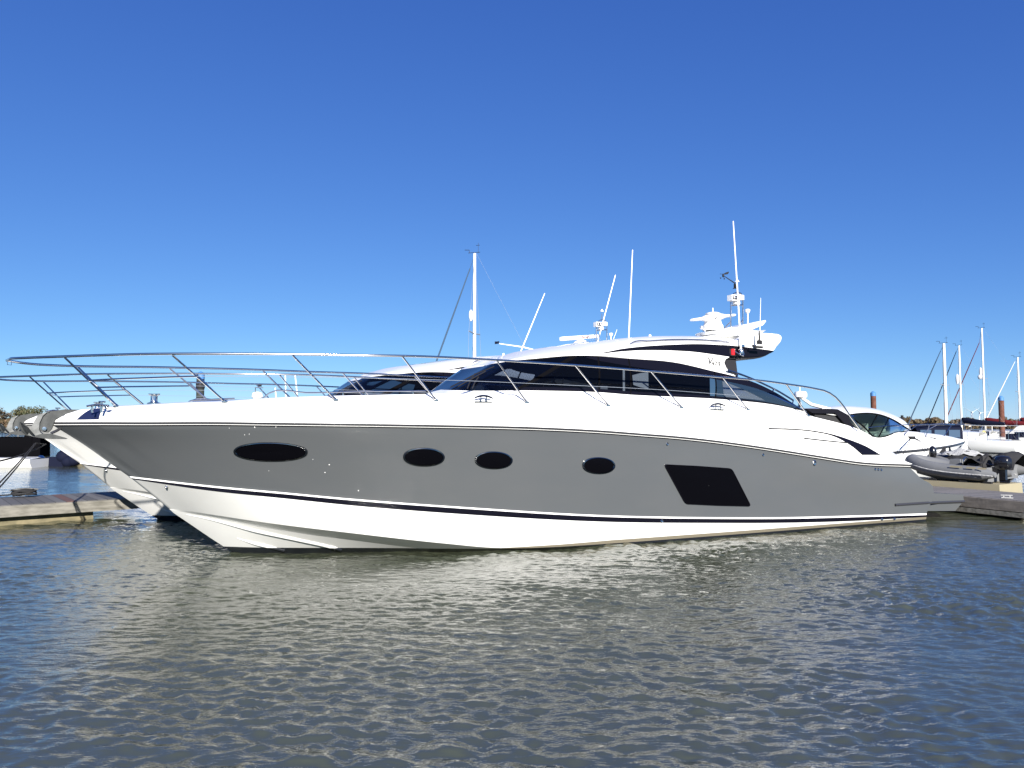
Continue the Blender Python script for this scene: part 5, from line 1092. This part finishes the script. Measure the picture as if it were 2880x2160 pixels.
rm = [a * .45 + b * .55 + Vector((0, -.10 * min(1, abs(a.y)), .09 * min(1, abs(a.y)))) for a, b in zip(re_, rt)]
MB().grid([re_, [a * .8 + b * .2 + Vector((0, -.05 * min(1, abs(a.y)), .05 * min(1, abs(a.y)))) for a, b in zip(re_, rt)], rm, rt], mirror=True).build('hardtop', M['white'], cr, angle=50)
q = [CF.at(x, y, 1.3) for x, y in ((2267, 1149), (2305, 1149.5), (2336, 1149.5), (2356, 1151), (2386, 1167), (2392, 1188), (2412, 1206), (2392, 1199), (2374, 1189.5), (2349, 1161.5), (2309, 1163), (2285, 1162))]
MB().prism(q, (0, 2.6, 0)).build('cockpit_canopy', M['blackcloth'], cr, angle=20)
q = [CF.at(x, y, 1.2) for x, y in ((2290, 1166), (2330, 1168), (2360, 1172), (2384, 1196), (2370, 1193), (2330, 1180), (2296, 1175))]
MB().prism(q, (0, 2.3, 0)).build('cockpit_cover', M['ribcover'], cr, smooth=False)
d = CF.at(2252, 1118.5, 0); mb = MB(); mb.lathe(d, [(.16, -.02), (.21, .02), (.215, .12), (.19, .20), (.05, .23)], 20); mb.build('radar_dome', M['white2'], cr)
mb = MB()
for y in (-.25, .25): mb.tube([d + Vector((-.05, y * .3, 0)), CF.at(2266, 1138, 0) + Vector((0, y, 0)), CF.at(2284, 1152, 0) + Vector((0, y * 3, 0)), CF.at(2292, 1160, 0) + Vector((0, y * 4.4, -.5))], [.05, .06, .07, .07], n=8)
mb.tube([d + Vector((-.03, 0, .2)), d + Vector((-.03, 0, .40))], .012); mb.build('radar_mast', M['white'], cr)
mb = MB(); mb.tube([CF.at(2270, 1132, 0), CF.at(2318, 1146, 0)], .012); mb.build('mast_stay', M['dark'], cr)
q = [HB2.ray_cast(CF.c, CF.dirn(x, y).normalized()) for x, y in ((2668, 1257), (2704, 1252.5), (2697, 1262), (2688, 1268), (2668, 1274))]
q = [a[0] + Vector((0, -.02, 0)) for a in q if a[0] is not None]
if len(q) > 3: MB().prism(q, (0, .03, 0)).build('hull_window', M['pglass'], cr, smooth=False)
mb = MB(); RL = [(2440, 1203, 1.5), (2480, 1199, 1.5), (2522, 1196, 1.35), (2560, 1194, 1.1), (2620, 1193.5, .75), (2676, 1194.5, .3), (2684, 1194.5, 0)]
rl = [CF.at(*p) for p in spline(RL, n=30)]
for sgn in (1, -1):
    mb.tube([Vector((p.x, sgn * p.y, p.z)) for p in rl], .017, n=6)
rlo = mb.build('bow_rail', M['steel'], cr)
for (x, y, v), (x2, y2) in (((2495, 1198, 1.45), (2475, 1214)), ((2565, 1194, 1.1), (2541, 1228)), ((2615, 1193.5, .78), (2603, 1230)), ((2676, 1195, .3), (2655, 1227))):
    a = CF.at(x, y, v); h = FB2.ray_cast(CF.c, CF.dirn(x2, y2).normalized())[0]
    if h is None: h = CF.at(x2, y2, v)
    for sgn in (1, -1): MB().tube([(a.x, sgn * a.y, a.z), (h.x, sgn * h.y, h.z)], .013, n=6).build('stanchion', M['steel'], rlo)
mb = MB(); c0 = FB2.ray_cast(CF.c, CF.dirn(2562, 1231).normalized())[0]
if c0 is not None: mb.box(c0, (.3, .12, .10)); mb.build('deck_cleat', M['dark'], cr)
wp = lambda P: Vector((8.1, 24.8, 0)) + Matrix.Rotation(CF.phi, 3, 'Z') @ P
if c0 is not None:
    line(wp(c0), atd(2540, 1277, 23.5), .0, .012, 'mooring_line', 'single dark line running down-left from the sports cruiser foredeck cleat')
    for k, (x, y) in enumerate(((2600, 1272), (2608, 1271), (2618, 1272))): line(wp(c0), atd(x, y, 22.9), -.12, .010, 'mooring_line', ('leftmost', 'middle', 'rightmost')[k] + ' of three dark lines slanting down-right from the sports cruiser cleat', 'three mooring lines from the cruiser cleat')
mb = MB(); mb.ball((0, 0, 0), .16, sc=(.7, .7, 1.3)); o = mb.build('fender', M['outboard']); o.location = atd(2623, 1273, 22.4); tag(o, 'small black fender between the sports cruiser hull and the grey inflatable', 'fender')
line(atd(2713, 1241, 28.9), atd(2790, 1285, 22), .25, .010, 'mooring_line', 'thin sagging line from the sports cruiser bow towards the inflatables')
for i, (x, y, z) in enumerate(((.5, -.25, .25), (1.5, -.8, .3))): pass
